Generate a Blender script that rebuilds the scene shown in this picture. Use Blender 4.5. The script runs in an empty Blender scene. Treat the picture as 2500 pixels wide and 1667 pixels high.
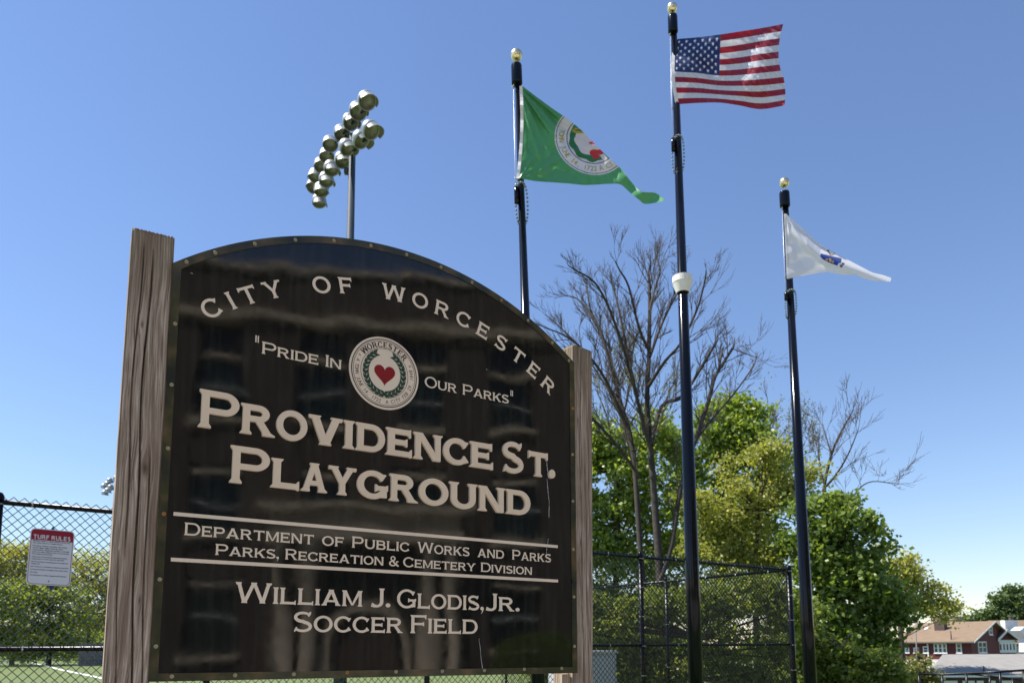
import bpy, bmesh, math, random
import numpy as np
from mathutils import Vector, Matrix
from mathutils.geometry import delaunay_2d_cdt
R = math.radians
random.seed(7); rng = np.random.default_rng(11)
S = bpy.context.scene
C = S.collection

# ---------------------------------------------------------------- camera, sky, sun, exposure
EYE = 1.5
F_PX, PY, PITCH, ROLL = 1850.0, 1353.0, R(6.89), R(0.35)
cd = bpy.data.cameras.new('camera'); cam = bpy.data.objects.new('camera', cd); C.objects.link(cam)
cd.sensor_width = 36.0; cd.lens = 36.0*F_PX/2500.0
cd.shift_y = (PY-833.5)/2500.0
cd.clip_start = 0.05; cd.clip_end = 3000
cd.dof.use_dof = True; cd.dof.focus_distance = 3.0; cd.dof.aperture_fstop = 6.0
Fv = Vector((0, math.cos(PITCH), math.sin(PITCH))); U0 = Vector((0, -math.sin(PITCH), math.cos(PITCH))); R0 = Vector((1, 0, 0))
Rv = R0*math.cos(ROLL)-U0*math.sin(ROLL); Uv = U0*math.cos(ROLL)+R0*math.sin(ROLL)
CAM = Vector((0, 0, EYE))
M = Matrix((Rv, Uv, -Fv)).transposed().to_4x4(); M.translation = CAM
cam.matrix_world = M
S.camera = cam

SUN_AZ, SUN_EL = R(-90.0), R(58.0)             # azimuth from +Y towards +X
SUN = Vector((math.sin(SUN_AZ)*math.cos(SUN_EL), math.cos(SUN_AZ)*math.cos(SUN_EL), math.sin(SUN_EL)))
w = bpy.data.worlds.new('World'); S.world = w; w.use_nodes = True
nt = w.node_tree; nt.nodes.clear()
sky = nt.nodes.new('ShaderNodeTexSky'); sky.sky_type = 'NISHITA'; sky.sun_disc = False
sky.sun_elevation = SUN_EL; sky.sun_rotation = SUN_AZ % (2*math.pi)
sky.air_density = 1.25; sky.dust_density = 0.0; sky.ozone_density = 3.0; sky.altitude = 100
bg = nt.nodes.new('ShaderNodeBackground'); bg.inputs['Strength'].default_value = 0.092
hs = nt.nodes.new('ShaderNodeMix'); hs.data_type = 'RGBA'; hs.blend_type = 'MULTIPLY'; hs.inputs[0].default_value = 1.0; hs.inputs[7].default_value = (0.985, 1.0, 1.14, 1)
wo = nt.nodes.new('ShaderNodeOutputWorld')
nt.links.new(sky.outputs[0], hs.inputs[6]); nt.links.new(hs.outputs[2], bg.inputs['Color']); nt.links.new(bg.outputs[0], wo.inputs['Surface'])
sd = bpy.data.lights.new('sun', 'SUN'); sd.energy = 5.0; sd.angle = R(0.53); sd.color = (1.0, 0.95, 0.87)
so = bpy.data.objects.new('sun', sd); C.objects.link(so); so.location = (-20, 4, 30)
so.rotation_euler = SUN.to_track_quat('Z', 'Y').to_euler()
S.view_settings.view_transform = 'Standard'; S.view_settings.look = 'None'
S.view_settings.exposure = 0.7; S.view_settings.gamma = 1.0; S.view_settings.use_curve_mapping = False

# ---------------------------------------------------------------- survey helpers: where a sight line meets a plane
def ray(px, py):
    return Fv*F_PX + Rv*(px-1250) + Uv*(PY-py)
def at(px, py, Y):
    d = ray(px, py); return CAM + d*(Y/d.y)
def atz(px, py, z):
    d = ray(px, py); return CAM + d*((z-EYE)/d.z)
class Frame:
    """vertical plane through P along horizontal direction e"""
    def __init__(s, P, ang, roll=0):
        s.P = Vector(P); s.e = Vector((math.cos(ang), math.sin(ang), 0)); s.n = Vector((math.sin(ang), -math.cos(ang), 0))
        z = Vector((0, 0, 1)); s.U = s.e*math.cos(roll)+z*math.sin(roll); s.V = -s.e*math.sin(roll)+z*math.cos(roll)
    def uv(s, px, py):
        d = ray(px, py); t = (s.P-CAM).dot(s.n)/d.dot(s.n); q = CAM+d*t-s.P
        return q.dot(s.U), q.dot(s.V)
    def w(s, u, v, d=0.0):
        return s.P+s.U*u+s.V*v+s.n*d
    def mat(s):
        m = Matrix((s.U, s.V, s.n)).transposed().to_4x4(); m.translation = s.P; return m

# ---------------------------------------------------------------- mesh helpers
class MB:
    def __init__(s): s.v = []; s.f = []; s.m = []; s.s = []
    def add(s, vs, fs, mi=0, sm=False):
        o = len(s.v); s.v += [tuple(p) for p in vs]; s.f += [tuple(i+o for i in f) for f in fs]
        s.m += [mi]*len(fs); s.s += [sm]*len(fs); return s
    def box(s, a, b, mi=0):
        x0, y0, z0 = a; x1, y1, z1 = b
        vs = [(x0,y0,z0),(x1,y0,z0),(x1,y1,z0),(x0,y1,z0),(x0,y0,z1),(x1,y0,z1),(x1,y1,z1),(x0,y1,z1)]
        return s.add(vs, [(3,2,1,0),(4,5,6,7),(0,1,5,4),(1,2,6,5),(2,3,7,6),(3,0,4,7)], mi)
    def fbox(s, fr, u0, u1, v0, v1, d0, d1, mi=0):     # box in a Frame, d towards viewer side
        vs = [fr.w(u, v, d) for d in (d0, d1) for (u, v) in ((u0,v0),(u1,v0),(u1,v1),(u0,v1))]
        return s.add(vs, [(3,2,1,0),(4,5,6,7),(0,1,5,4),(1,2,6,5),(2,3,7,6),(3,0,4,7)], mi)
    def tube(s, pts, rs, n=8, mi=0, cap=True, sm=True):
        pts = [Vector(p) for p in pts]
        if not hasattr(rs, '__len__'): rs = [rs]*len(pts)
        vs = []; fs = []
        t0 = (pts[1]-pts[0]).normalized()
        a = t0.orthogonal().normalized()
        for i, p in enumerate(pts):
            t = (pts[min(i+1, len(pts)-1)]-pts[max(i-1, 0)])
            t = t.normalized() if t.length > 1e-9 else t0
            a = (a-t*a.dot(t))
            a = a.normalized() if a.length > 1e-6 else t.orthogonal().normalized()
            b = t.cross(a)
            for k in range(n):
                q = 2*math.pi*k/n
                vs.append(p+(a*math.cos(q)+b*math.sin(q))*rs[i])
        for i in range(len(pts)-1):
            for k in range(n):
                k2 = (k+1) % n
                fs.append((i*n+k, i*n+k2, (i+1)*n+k2, (i+1)*n+k))
        s.add(vs, fs, mi, sm)
        if cap:
            o = len(s.v)-len(vs)
            s.f.append(tuple(o+k for k in reversed(range(n)))); s.m.append(mi); s.s.append(False)
            s.f.append(tuple(o+(len(pts)-1)*n+k for k in range(n))); s.m.append(mi); s.s.append(False)
        return s
    def lathe(s, prof, axis0, axdir, n=20, mi=0, sm=True):
        ax = Vector(axdir).normalized(); a = ax.orthogonal().normalized(); b = ax.cross(a); A0 = Vector(axis0)
        vs = []; fs = []
        for (r, h) in prof:
            for k in range(n):
                q = 2*math.pi*k/n
                vs.append(A0+ax*h+(a*math.cos(q)+b*math.sin(q))*r)
        for i in range(len(prof)-1):
            for k in range(n):
                k2 = (k+1) % n
                fs.append((i*n+k, i*n+k2, (i+1)*n+k2, (i+1)*n+k))
        return s.add(vs, fs, mi, sm)
    def build(s, name, mats, parent=None, inv=None):
        me = bpy.data.meshes.new(name); me.from_pydata(s.v, [], s.f)
        if not isinstance(mats, (list, tuple)): mats = [mats]
        for m in mats: me.materials.append(m)
        me.polygons.foreach_set('material_index', s.m); me.polygons.foreach_set('use_smooth', s.s)
        me.update(); return link(name, me, parent)
def link(name, me, parent=None):
    o = bpy.data.objects.new(name, me); C.objects.link(o)
    if parent is not None: setp(o, parent)
    return o
ABS = set()
def setp(o, parent):
    o.parent = parent
    if parent.name in ABS: o.matrix_parent_inverse = parent.matrix_basis.inverted()
def thing(name, label, cat, loc=(0,0,0), group=None, absolute=True, rotz=0):
    o = bpy.data.objects.new(name, None); C.objects.link(o); o.empty_display_size = 0.1
    o.matrix_basis = Matrix.Translation(Vector(loc)) @ Matrix.Rotation(rotz, 4, 'Z')
    o['label'] = label; o['category'] = cat
    if group: o['group'] = group
    if absolute: ABS.add(o.name)
    return o
def tag(o, label, cat, group=None):
    o['label'] = label; o['category'] = cat
    if group: o['group'] = group
    return o
def struct(o): o['kind'] = 'structure'; return o
def stuff(o): o['kind'] = 'stuff'; return o
def npmesh(name, V, F, mats, parent=None, smooth=False, midx=None, col=None):
    """V (n,3), F (m,k) arrays"""
    me = bpy.data.meshes.new(name); k = F.shape[1]
    me.vertices.add(len(V)); me.vertices.foreach_set('co', np.ascontiguousarray(V, np.float32).ravel())
    me.loops.add(F.size); me.loops.foreach_set('vertex_index', np.ascontiguousarray(F, np.int32).ravel())
    me.polygons.add(len(F)); me.polygons.foreach_set('loop_start', np.arange(0, F.size, k, dtype=np.int32))
    me.polygons.foreach_set('loop_total', np.full(len(F), k, np.int32))
    if smooth: me.polygons.foreach_set('use_smooth', np.ones(len(F), bool))
    if not isinstance(mats, (list, tuple)): mats = [mats]
    for m in mats: me.materials.append(m)
    if midx is not None: me.polygons.foreach_set('material_index', midx.astype(np.int32))
    me.update(calc_edges=True)
    if col is not None:
        ca = me.color_attributes.new('print', 'FLOAT_COLOR', 'CORNER')
        ca.data.foreach_set('color', np.repeat(col, k, axis=0).astype(np.float32).ravel())
    return link(name, me, parent)

# ---------------------------------------------------------------- materials
MATS = {}
def mat(name, col, rough=0.6, metal=0.0, noise=None, bump=None, spec=None, trans=0.0, coat=0.0):
    """noise=(scale, amount[, stretch xyz]); bump=(scale, strength, distance[, stretch])"""
    if name in MATS: return MATS[name]
    m = bpy.data.materials.new(name); m.use_nodes = True; t = m.node_tree; b = t.nodes['Principled BSDF']
    b.inputs['Base Color'].default_value = (*col, 1); b.inputs['Roughness'].default_value = rough; b.inputs['Metallic'].default_value = metal
    if spec is not None: b.inputs['Specular IOR Level'].default_value = spec
    if coat: b.inputs['Coat Weight'].default_value = coat; b.inputs['Coat Roughness'].default_value = 0.05
    tc = t.nodes.new('ShaderNodeTexCoord')
    def coords(st):
        if st is None: return tc.outputs['Object']
        mp = t.nodes.new('ShaderNodeMapping'); mp.inputs['Scale'].default_value = st; t.links.new(tc.outputs['Object'], mp.inputs[0]); return mp.outputs[0]
    if noise:
        nz = t.nodes.new('ShaderNodeTexNoise'); nz.inputs['Scale'].default_value = noise[0]; nz.inputs['Detail'].default_value = 6
        t.links.new(coords(noise[2] if len(noise) > 2 else None), nz.inputs['Vector'])
        rp = t.nodes.new('ShaderNodeMapRange'); rp.inputs[1].default_value = 0.25; rp.inputs[2].default_value = 0.75
        rp.inputs[3].default_value = 1-noise[1]; rp.inputs[4].default_value = 1+noise[1]
        t.links.new(nz.outputs[0], rp.inputs[0])
        mx = t.nodes.new('ShaderNodeMix'); mx.data_type = 'RGBA'; mx.blend_type = 'MULTIPLY'; mx.inputs[0].default_value = 1
        mx.inputs[6].default_value = (*col, 1); t.links.new(rp.outputs[0], mx.inputs[7]); t.links.new(mx.outputs[2], b.inputs['Base Color'])
    if bump:
        nb = t.nodes.new('ShaderNodeTexNoise'); nb.inputs['Scale'].default_value = bump[0]; nb.inputs['Detail'].default_value = 4
        t.links.new(coords(bump[3] if len(bump) > 3 else None), nb.inputs['Vector'])
        bp = t.nodes.new('ShaderNodeBump'); bp.inputs['Strength'].default_value = bump[1]; bp.inputs['Distance'].default_value = bump[2]
        t.links.new(nb.outputs[0], bp.inputs['Height']); t.links.new(bp.outputs[0], b.inputs['Normal'])
    MATS[name] = m; return m
def leafmat(name, cols, trans=0.45, rough=0.5, objscale=0.5):
    """cols: list of (pos, rgb) picked per leaf by a random attribute and a slow noise"""
    if name in MATS: return MATS[name]
    m = bpy.data.materials.new(name); m.use_nodes = True; t = m.node_tree; t.nodes.remove(t.nodes['Principled BSDF'])
    out = t.nodes['Material Output']
    geo = t.nodes.new('ShaderNodeNewGeometry'); tc = t.nodes.new('ShaderNodeTexCoord')
    nz = t.nodes.new('ShaderNodeTexNoise'); nz.inputs['Scale'].default_value = objscale; t.links.new(tc.outputs['Object'], nz.inputs['Vector'])
    ad = t.nodes.new('ShaderNodeMath'); ad.operation = 'MULTIPLY_ADD'; ad.inputs[1].default_value = 0.5
    t.links.new(geo.outputs['Random Per Island'], ad.inputs[0])
    h = t.nodes.new('ShaderNodeMath'); h.operation = 'MULTIPLY'; h.inputs[1].default_value = 0.55; t.links.new(nz.outputs[0], h.inputs[0]); t.links.new(h.outputs[0], ad.inputs[2])
    cr = t.nodes.new('ShaderNodeValToRGB'); e = cr.color_ramp.elements
    e[0].position = cols[0][0]; e[0].color = (*cols[0][1], 1); e[1].position = cols[-1][0]; e[1].color = (*cols[-1][1], 1)
    for p, c in cols[1:-1]:
        q = e.new(p); q.color = (*c, 1)
    t.links.new(ad.outputs[0], cr.inputs[0])
    d = t.nodes.new('ShaderNodeBsdfPrincipled'); d.inputs['Roughness'].default_value = rough; d.inputs['Specular IOR Level'].default_value = 0.6
    t.links.new(cr.outputs[0], d.inputs['Base Color'])
    tr = t.nodes.new('ShaderNodeBsdfTranslucent')
    mm = t.nodes.new('ShaderNodeMix'); mm.data_type = 'RGBA'; mm.blend_type = 'MULTIPLY'; mm.inputs[0].default_value = 1; mm.inputs[7].default_value = (1.5, 1.5, 0.6, 1)
    t.links.new(cr.outputs[0], mm.inputs[6]); t.links.new(mm.outputs[2], tr.inputs['Color'])
    mx = t.nodes.new('ShaderNodeMixShader'); mx.inputs[0].default_value = trans
    t.links.new(d.outputs[0], mx.inputs[1]); t.links.new(tr.outputs[0], mx.inputs[2]); t.links.new(mx.outputs[0], out.inputs['Surface'])
    MATS[name] = m; return m

# ---------------------------------------------------------------- a small serif capital alphabet, drawn as overlapping convex pieces
def ell(cx, cy, rx, ry, a): return (cx+rx*math.cos(a), cy+ry*math.sin(a))
class Gl:
    def __init__(s, ws, wh, sf): s.p = []; s.ws = ws; s.wh = wh; s.sf = sf
    def poly(s, *pts): s.p.append(list(pts))
    def rect(s, x0, y0, x1, y1): s.poly((x0,y0),(x1,y0),(x1,y1),(x0,y1))
    def ring(s, cx, cy, rx, ry, a0=0, a1=360, wx=None, wy=None, n=None):
        wx = s.ws if wx is None else wx; wy = s.wh if wy is None else wy
        n = n or max(4, int(abs(a1-a0)/12)); q = [R(a0+(a1-a0)*i/n) for i in range(n+1)]
        for a, b in zip(q, q[1:]):
            s.poly(ell(cx,cy,rx,ry,a), ell(cx,cy,rx,ry,b), ell(cx,cy,rx-wx,ry-wy,b), ell(cx,cy,rx-wx,ry-wy,a))
    def stroke(s, pts, w):
        n = len(pts); w = w if hasattr(w, '__len__') else [w]*n; L = []; Q = []
        for i, (x, y) in enumerate(pts):
            ax, ay = pts[max(i-1,0)]; bx, by = pts[min(i+1,n-1)]; l = math.hypot(bx-ax, by-ay) or 1
            nx, ny = -(by-ay)/l*w[i]/2, (bx-ax)/l*w[i]/2; L.append((x+nx, y+ny)); Q.append((x-nx, y-ny))
        for i in range(n-1): s.poly(L[i], L[i+1], Q[i+1], Q[i])
    def foot(s, x0, x1, y, up=1, dx=0):   # serif at y spreading a stroke that spans x0..x1
        f = s.sf
        if f <= 0: return
        h, k = 0.035*up, 0.12*up
        s.poly((x0-f, y), (x1+f, y), (x1+f, y+h), (x1+dx*k/up, y+k), (x0+dx*k/up, y+k), (x0-f, y+h))
    def stem(s, x, y0=0, y1=1, b=True, t=True, w=None):
        w = w or s.ws; s.rect(x, y0, x+w, y1)
        if b: s.foot(x, x+w, y0, 1)
        if t: s.foot(x, x+w, y1, -1)
        return x+w
    def spur(s, x, y0, y1, right=1, up=0.0, dn=0.08):   # vertical serif at the end of an arm
        if s.sf <= 0: return
        e = 0.035*right; g = 0.10*right
        s.poly((x, y0-dn), (x, y1+up), (x-e, y1+up), (x-g, y1), (x-g, y0), (x-e, y0-dn))
    def diag(s, xb, xt, y0=0, y1=1, w=None):
        w = w or s.ws*1.08; s.poly((xb, y0), (xb+w, y0), (xt+w, y1), (xt, y1))
def glyph(ch, ws=0.19, wh=0.155, sf=0.055):
    g = Gl(ws, wh, sf); a = sf
    if ch == 'I': W = g.stem(a)+a
    elif ch == 'L':
        g.stem(a); g.rect(a, 0, 0.9, wh); g.spur(0.9, 0, wh, 1, 0.09, 0.03 if sf else 0); W = 0.92
    elif ch in 'EF':
        g.stem(a, b=(ch == 'F')); g.rect(a, 1-wh, 0.86, 1); g.spur(0.86, 1-wh, 1, 1, 0.02, 0.09)
        g.rect(a, 0.5-wh/2+.01, 0.74, 0.5+wh/2+.01); g.spur(0.74, 0.5-wh/2+.01, 0.5+wh/2+.01, 1, 0.05, 0.05)
        if ch == 'E':
            g.foot(a, a+ws, 0); g.rect(a, 0, 0.9, wh); g.spur(0.9, 0, wh, 1, 0.09, 0.02)
        W = 0.92 if ch == 'E' else 0.88
    elif ch == 'T':
        g.rect(0.02, 1-wh, 1.0, 1); g.spur(1.0, 1-wh, 1, 1, 0.02, 0.09); g.spur(0.02, 1-wh, 1, -1, 0.02, 0.09); g.stem(0.51-ws/2, t=False); W = 1.02
    elif ch in 'PR':
        lo = 0.38 if ch == 'P' else 0.43
        g.stem(a); cy = (1+lo)/2; ry = (1-lo)/2; rx = 0.36; xc = 0.98-rx if ch == 'P' else 0.94-rx
        g.rect(a, 1-wh, xc, 1); g.rect(a, lo, xc, lo+wh); g.ring(xc, cy, rx, ry, -90, 90)
        W = 0.99
        if ch == 'R':
            g.diag(0.80, 0.42, 0, lo+wh*.6, ws*1.15); g.foot(0.80, 0.80+ws*1.15, 0, 1, dx=-.38/.5); W = 0.80+ws*1.15+sf
    elif ch == 'B':
        g.stem(a); g.rect(a, 1-wh, 0.6, 1); g.rect(a, .46, 0.62, .46+wh); g.rect(a, 0, 0.62, wh)
        g.ring(0.6, (1+.46)/2, .33, .27, -90, 90); g.ring(.62, (.46+wh)/2, .37, (.46+wh)/2, -90, 90); W = 1.0
    elif ch == 'D':
        g.stem(a); xc = 0.6; g.rect(a, 1-wh, xc, 1); g.rect(a, 0, xc, wh); g.ring(xc, .5, .5, .5, -90, 90, n=14); W = 1.1
    elif ch == 'O': g.ring(.56, .5, .56, .52, 0, 360, n=32); W = 1.12
    elif ch in 'CG':
        g.ring(.56, .5, .56, .52, 42, 318, n=24)
        x, y = ell(.56,.5,.56,.52,R(42)); xi, yi = ell(.56,.5,.56-ws,.52-wh,R(42))
        g.poly((x+.06, y+.05), (x-.05, y+.07), (xi-.01, yi), (xi+.04, yi-.08), (xi+.09, yi-.05)) if sf else None
        if ch == 'C':
            x, y = ell(.56,.5,.56,.52,R(-42)); xi, yi = ell(.56,.5,.56-ws,.52-wh,R(-42))
            g.poly((x+.07, y-.02), (xi+.08, yi+.07), (xi+.03, yi+.09), (xi-.01, yi), (x-.05, y-.07)) if sf else None
            W = 1.06
        else:
            g.rect(1.06-ws, .06, 1.06, .48); g.rect(.64, .48-wh*.9, 1.08, .48); g.spur(.64, .48-wh*.9, .48, -1, .05, .05)
            g.poly((.9, .03), (1.06-ws, .0), (1.06-ws, .2), (.7, .1)); g.spur(1.1, .48-wh*.9, .48, 1, .04, 0); W = 1.12
    elif ch == 'J':
        g.stem(.42, .25, 1, b=False); x = .42+ws
        g.ring(x-.33, .27, .33, .29, -110, 0); g.poly((.0, .02), (.16, -.02), (.2, .12), (.1, .2), (.05, .22)); g.poly((.0,.02),(.2,-.02),(.26,.13),(.1,.13)); W = x+sf
    elif ch == 'U':
        g.stem(a, .38, 1, b=False); g.stem(1.04-ws, .38, 1, b=False); g.ring((a+1.04)/2, .38, (1.04-a)/2, .40, 180, 360, n=14); W = 1.04+sf
    elif ch == 'N':
        g.stem(a, w=ws*.9); g.stem(1.04-ws*.9, b=False, w=ws*.9); g.poly((a, 1), (a+ws*1.15, 1), (1.04, 0), (1.04-ws*1.15, 0)); W = 1.04+sf
    elif ch == 'M':
        g.stem(a, w=ws*.9); x = 1.2; g.stem(x-ws*.9, w=ws*.9); m = (a+x)/2
        g.poly((a, 1), (a+ws*1.1, 1), (m+ws*.3, .06), (m-ws*.3, .06)); g.poly((x-ws*1.1, 1), (x, 1), (m+ws*.3, .06), (m-ws*.3, .06)); W = x+sf
    elif ch == 'V':
        d = ws*1.15; m = .58; g.diag(m-d/2, a, 0, 1, d); g.diag(m-d/2, 1.16-a-d, 0, 1, d)
        g.foot(a, a+d, 1, -1, dx=-.4); g.foot(1.16-a-d, 1.16-a, 1, -1, dx=.4); g.foot(m-d/2, m+d/2, 0, 1); W = 1.16
    elif ch == 'A':
        d = ws*1.1; m = .58; g.diag(a, m-d/2, 0, 1, d); g.diag(1.16-a-d, m-d/2, 0, 1, d); g.rect(.3, .22, .86, .22+wh*.85)
        g.foot(a, a+d, 0, 1, dx=.42); g.foot(1.16-a-d, 1.16-a, 0, 1, dx=-.42); g.foot(m-d/2, m+d/2, 1, -1); W = 1.16
    elif ch == 'W':
        d = ws*1.02; xs = (a, .38, .76-d*.0, 1.1, 1.5-d)
        g.diag(.40-d/2, a, 0, 1, d); g.diag(.40-d/2, .80-d/2, 0, 1, d); g.diag(1.2-d/2, .80-d/2, 0, 1, d); g.diag(1.2-d/2, 1.6-a-d, 0, 1, d)
        for q in (a, .80-d/2, 1.6-a-d): g.foot(q, q+d, 1, -1, dx=0)
        for q in (.40-d/2, 1.2-d/2): g.foot(q, q+d, 0, 1)
        W = 1.6
    elif ch == 'Y':
        m = .56; d = ws*1.1; g.stem(m-ws/2, 0, .45, t=False); g.poly((a, 1), (a+d, 1), (m+ws/2, .40), (m-ws/2, .40)); g.poly((1.12-a-d, 1), (1.12-a, 1), (m+ws/2, .40), (m-ws/2, .40))
        g.foot(a, a+d, 1, -1, dx=-.5); g.foot(1.12-a-d, 1.12-a, 1, -1, dx=.5); W = 1.12
    elif ch == 'K':
        g.stem(a); d = ws*1.1; g.poly((.78, 1), (.78+d*.9, 1), (a+ws+.12, .36), (a+ws-.02, .40), (a+ws-.02, .48)); g.poly((.36, .52), (.36+d, .62), (1.0, 0), (1.0-d*1.1, 0))
        g.foot(.78, .78+d*.9, 1, -1, dx=.4); g.foot(1.0-d*1.1, 1.0, 0, 1, dx=-.4); W = 1.0+sf
    elif ch == 'S':
        cx = .46; rx = .40; P = []
        for i in range(15): q = R(38+(270-38)*i/14); P.append((cx+(rx-ws*.35)*math.cos(q)*(1.05 if math.cos(q) > 0 else 1), .745+(.275-wh/2)*math.sin(q)*1.02))
        for i in range(1, 15): q = R(90-(90+142)*i/14); P.append((cx+(rx-ws*.3)*math.cos(q)*1.05, .265+(.285-wh/2)*math.sin(q)))
        ww = [wh*.95+(ws*1.05-wh*.95)*math.sin(math.pi*i/(len(P)-1))**2 for i in range(len(P))]
        g.stroke(P, ww)
        if sf:
            x, y = P[0]; g.poly((x+.10, y+.14), (x+.06, y+.15), (x-.05, y+.03), (x-.03, y-.10), (x+.02, y-.11), (x+.09, y+.02))
            x, y = P[-1]; g.poly((x-.11, y-.12), (x-.07, y-.13), (x+.05, y-.03), (x+.03, y+.10), (x-.02, y+.12), (x-.08, y))
        W = .92
    elif ch == '&':
        g.ring(.40, .77, .26, .25, 0, 360, wx=ws*.8, wy=wh*.85, n=20); g.ring(.38, .27, .38, .29, 60, 330, wx=ws, wy=wh, n=18)
        g.stroke([(.28, .62), (.5, .38), (.72, .18), (.98, 0.02)], ws*.95); g.stroke([(.60, .12), (.72, .25), (.82, .42), (.84, .50)], wh*.8); g.rect(.72, .44, .98, .53); g.rect(.88, .0, 1.02, .06); W = 1.04
    elif ch == '.':
        r = ws*.75; g.p.append([ell(r, r*.95, r, r*.95, 2*math.pi*i/14) for i in range(14)]); W = 2*r
    elif ch == ',':
        r = ws*.72; g.p.append([ell(r, r*.95, r, r*.95, 2*math.pi*i/14) for i in range(14)]); g.poly((2*r, r), (r*1.2, 0), (r*.5, -.26), (r*.2, -.22), (r*1.0, -.02)); g.poly((2*r, r), (r*.5, -.26), (r*1.5,-.08)); W = 2*r
    elif ch == '"':
        g.rect(0, .72, .1, 1.3); g.rect(.2, .72, .3, 1.3); W = .3
    else: W = .5
    return g.p, W
def union(polys, eps=1e-5):
    vs = []; fs = []
    for p in polys:
        a = sum(p[i][0]*p[(i+1) % len(p)][1]-p[(i+1) % len(p)][0]*p[i][1] for i in range(len(p)))
        if abs(a) < 1e-12: continue
        if a < 0: p = p[::-1]
        fs.append(list(range(len(vs), len(vs)+len(p)))); vs += [Vector(q) for q in p]
    r = delaunay_2d_cdt(vs, [], fs, 1, eps)
    tri = [f for f, o in zip(r[2], r[5]) if o]
    return [tuple(q) for q in r[0]], tri
def slab(mb, V, T, f, d0, d1, mi=0):
    """2-D triangles -> closed raised shape; f(x,y,d) gives the 3-D point"""
    n = len(V); vs = [f(x, y, d1) for x, y in V]+[f(x, y, d0) for x, y in V]; fs = [tuple(t) for t in T]
    cnt = {}
    for t in T:
        for i in range(len(t)): cnt[(t[i], t[(i+1) % len(t)])] = 1
    for (a, b) in list(cnt):
        if (b, a) not in cnt: fs.append((b, a, a+n, b+n))
    mb.add(vs, fs, mi)
def textline(words, base, cap, small, ws, wh, sf=0.055, gap=0.07):
    """words: (text, u0, u1) capital first letter, small capitals after; returns polygons in sign units"""
    out = []
    for txt, u0, u1 in words:
        x = 0; items = []
        for ch in txt:
            big = ch.isupper() or ch in '&"'
            h = cap if big else small
            k = 1.0 if not big or cap == small else small/cap*1.04
            p, W = glyph(ch.upper(), ws*k, wh*k, sf*k)
            items.append((p, x, h)); x += W*h+gap*small
        x -= gap*small
        s = (u1-u0)/x
        for p, x0, h in items:
            out.append([[(u0+(x0+px*h)*s, base+py*h) for px, py in q] for q in p])
    return out     # one list of polygons per letter
_tx = {}
def bfont(txt, bold=0.0):
    """triangles of one line in the built-in font, unit = cap height about 0.7"""
    key = (txt, bold)
    if key in _tx: return _tx[key]
    cu = bpy.data.curves.new('t', 'FONT'); cu.body = txt; cu.size = 1; cu.offset = bold; cu.resolution_u = 3
    o = bpy.data.objects.new('t', cu); C.objects.link(o); dg = bpy.context.evaluated_depsgraph_get()
    me = o.evaluated_get(dg).to_mesh(); me.calc_loop_triangles()
    V = [(v.co.x, v.co.y) for v in me.vertices]; T = [tuple(t.vertices) for t in me.loop_triangles]
    o.evaluated_get(dg).to_mesh_clear(); bpy.data.objects.remove(o); bpy.data.curves.remove(cu)
    _tx[key] = (V, T); return V, T
# ================================================================ ground
def smooth(x): x = np.clip(x, 0, 1); return x*x*(3-2*x)
def gz(x, y):
    return -5.6*smooth((x-9)/26.0)*smooth((y-12)/20.0) - 0.25*smooth((y-8)/12.0)*smooth((x+2)/10.0)
def sheet(name, x0, x1, y0, y1, nx, ny, m, dz=0.0):
    X, Y = np.meshgrid(np.linspace(x0, x1, nx+1), np.linspace(y0, y1, ny+1)); Z = gz(X, Y)+dz
    V = np.stack([X, Y, Z], -1).reshape(-1, 3); i = np.arange(nx*ny); a = (i//nx)*(nx+1)+i % nx
    return npmesh(name, V, np.stack([a, a+1, a+nx+2, a+nx+1], -1), m, smooth=True)
m_grass = mat('grass', (0.085, 0.125, 0.035), 0.9, noise=(0.6, 0.35), bump=(60, 0.6, 0.02))
m_turf = mat('turf', (0.11, 0.145, 0.030), 0.8, noise=(2.0, 0.18), bump=(120, 0.5, 0.01))
m_asph = mat('asphalt', (0.06, 0.058, 0.055), 0.9, noise=(3, 0.3), bump=(90, 0.4, 0.005))
m_conc = mat('concrete', (0.34, 0.32, 0.29), 0.85, noise=(4, 0.15), bump=(60, 0.2, 0.004))
m_white = mat('line_white', (0.78, 0.78, 0.74), 0.7)
struct(sheet('ground', -400, 400, -120, 600, 160, 180, m_grass))
struct(sheet('pavement', -20, 20, -7.5, 4.6, 20, 12, m_conc, 0.004))
struct(sheet('road', -60, 60, -16, -7.6, 20, 4, m_asph, 0.004))
struct(sheet('soccer_field', -60, 5, 12, 96, 20, 30, m_turf, 0.012))
mb = MB()
pl = [(-50,1612), (0,1612), (60,1613), (110,1624), (150,1634), (200,1644), (262,1657), (330,1668)]
P = [atz(x, y, 0.016) for x, y in pl]
for a, b in zip(P, P[1:]):
    t = (b-a).normalized(); n = Vector((-t.y, t.x, 0))*0.14
    mb.add([a-n, b-n, b+n, a+n], [(0,1,2,3)])
o = mb.build('field_line', m_white); struct(o)

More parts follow.
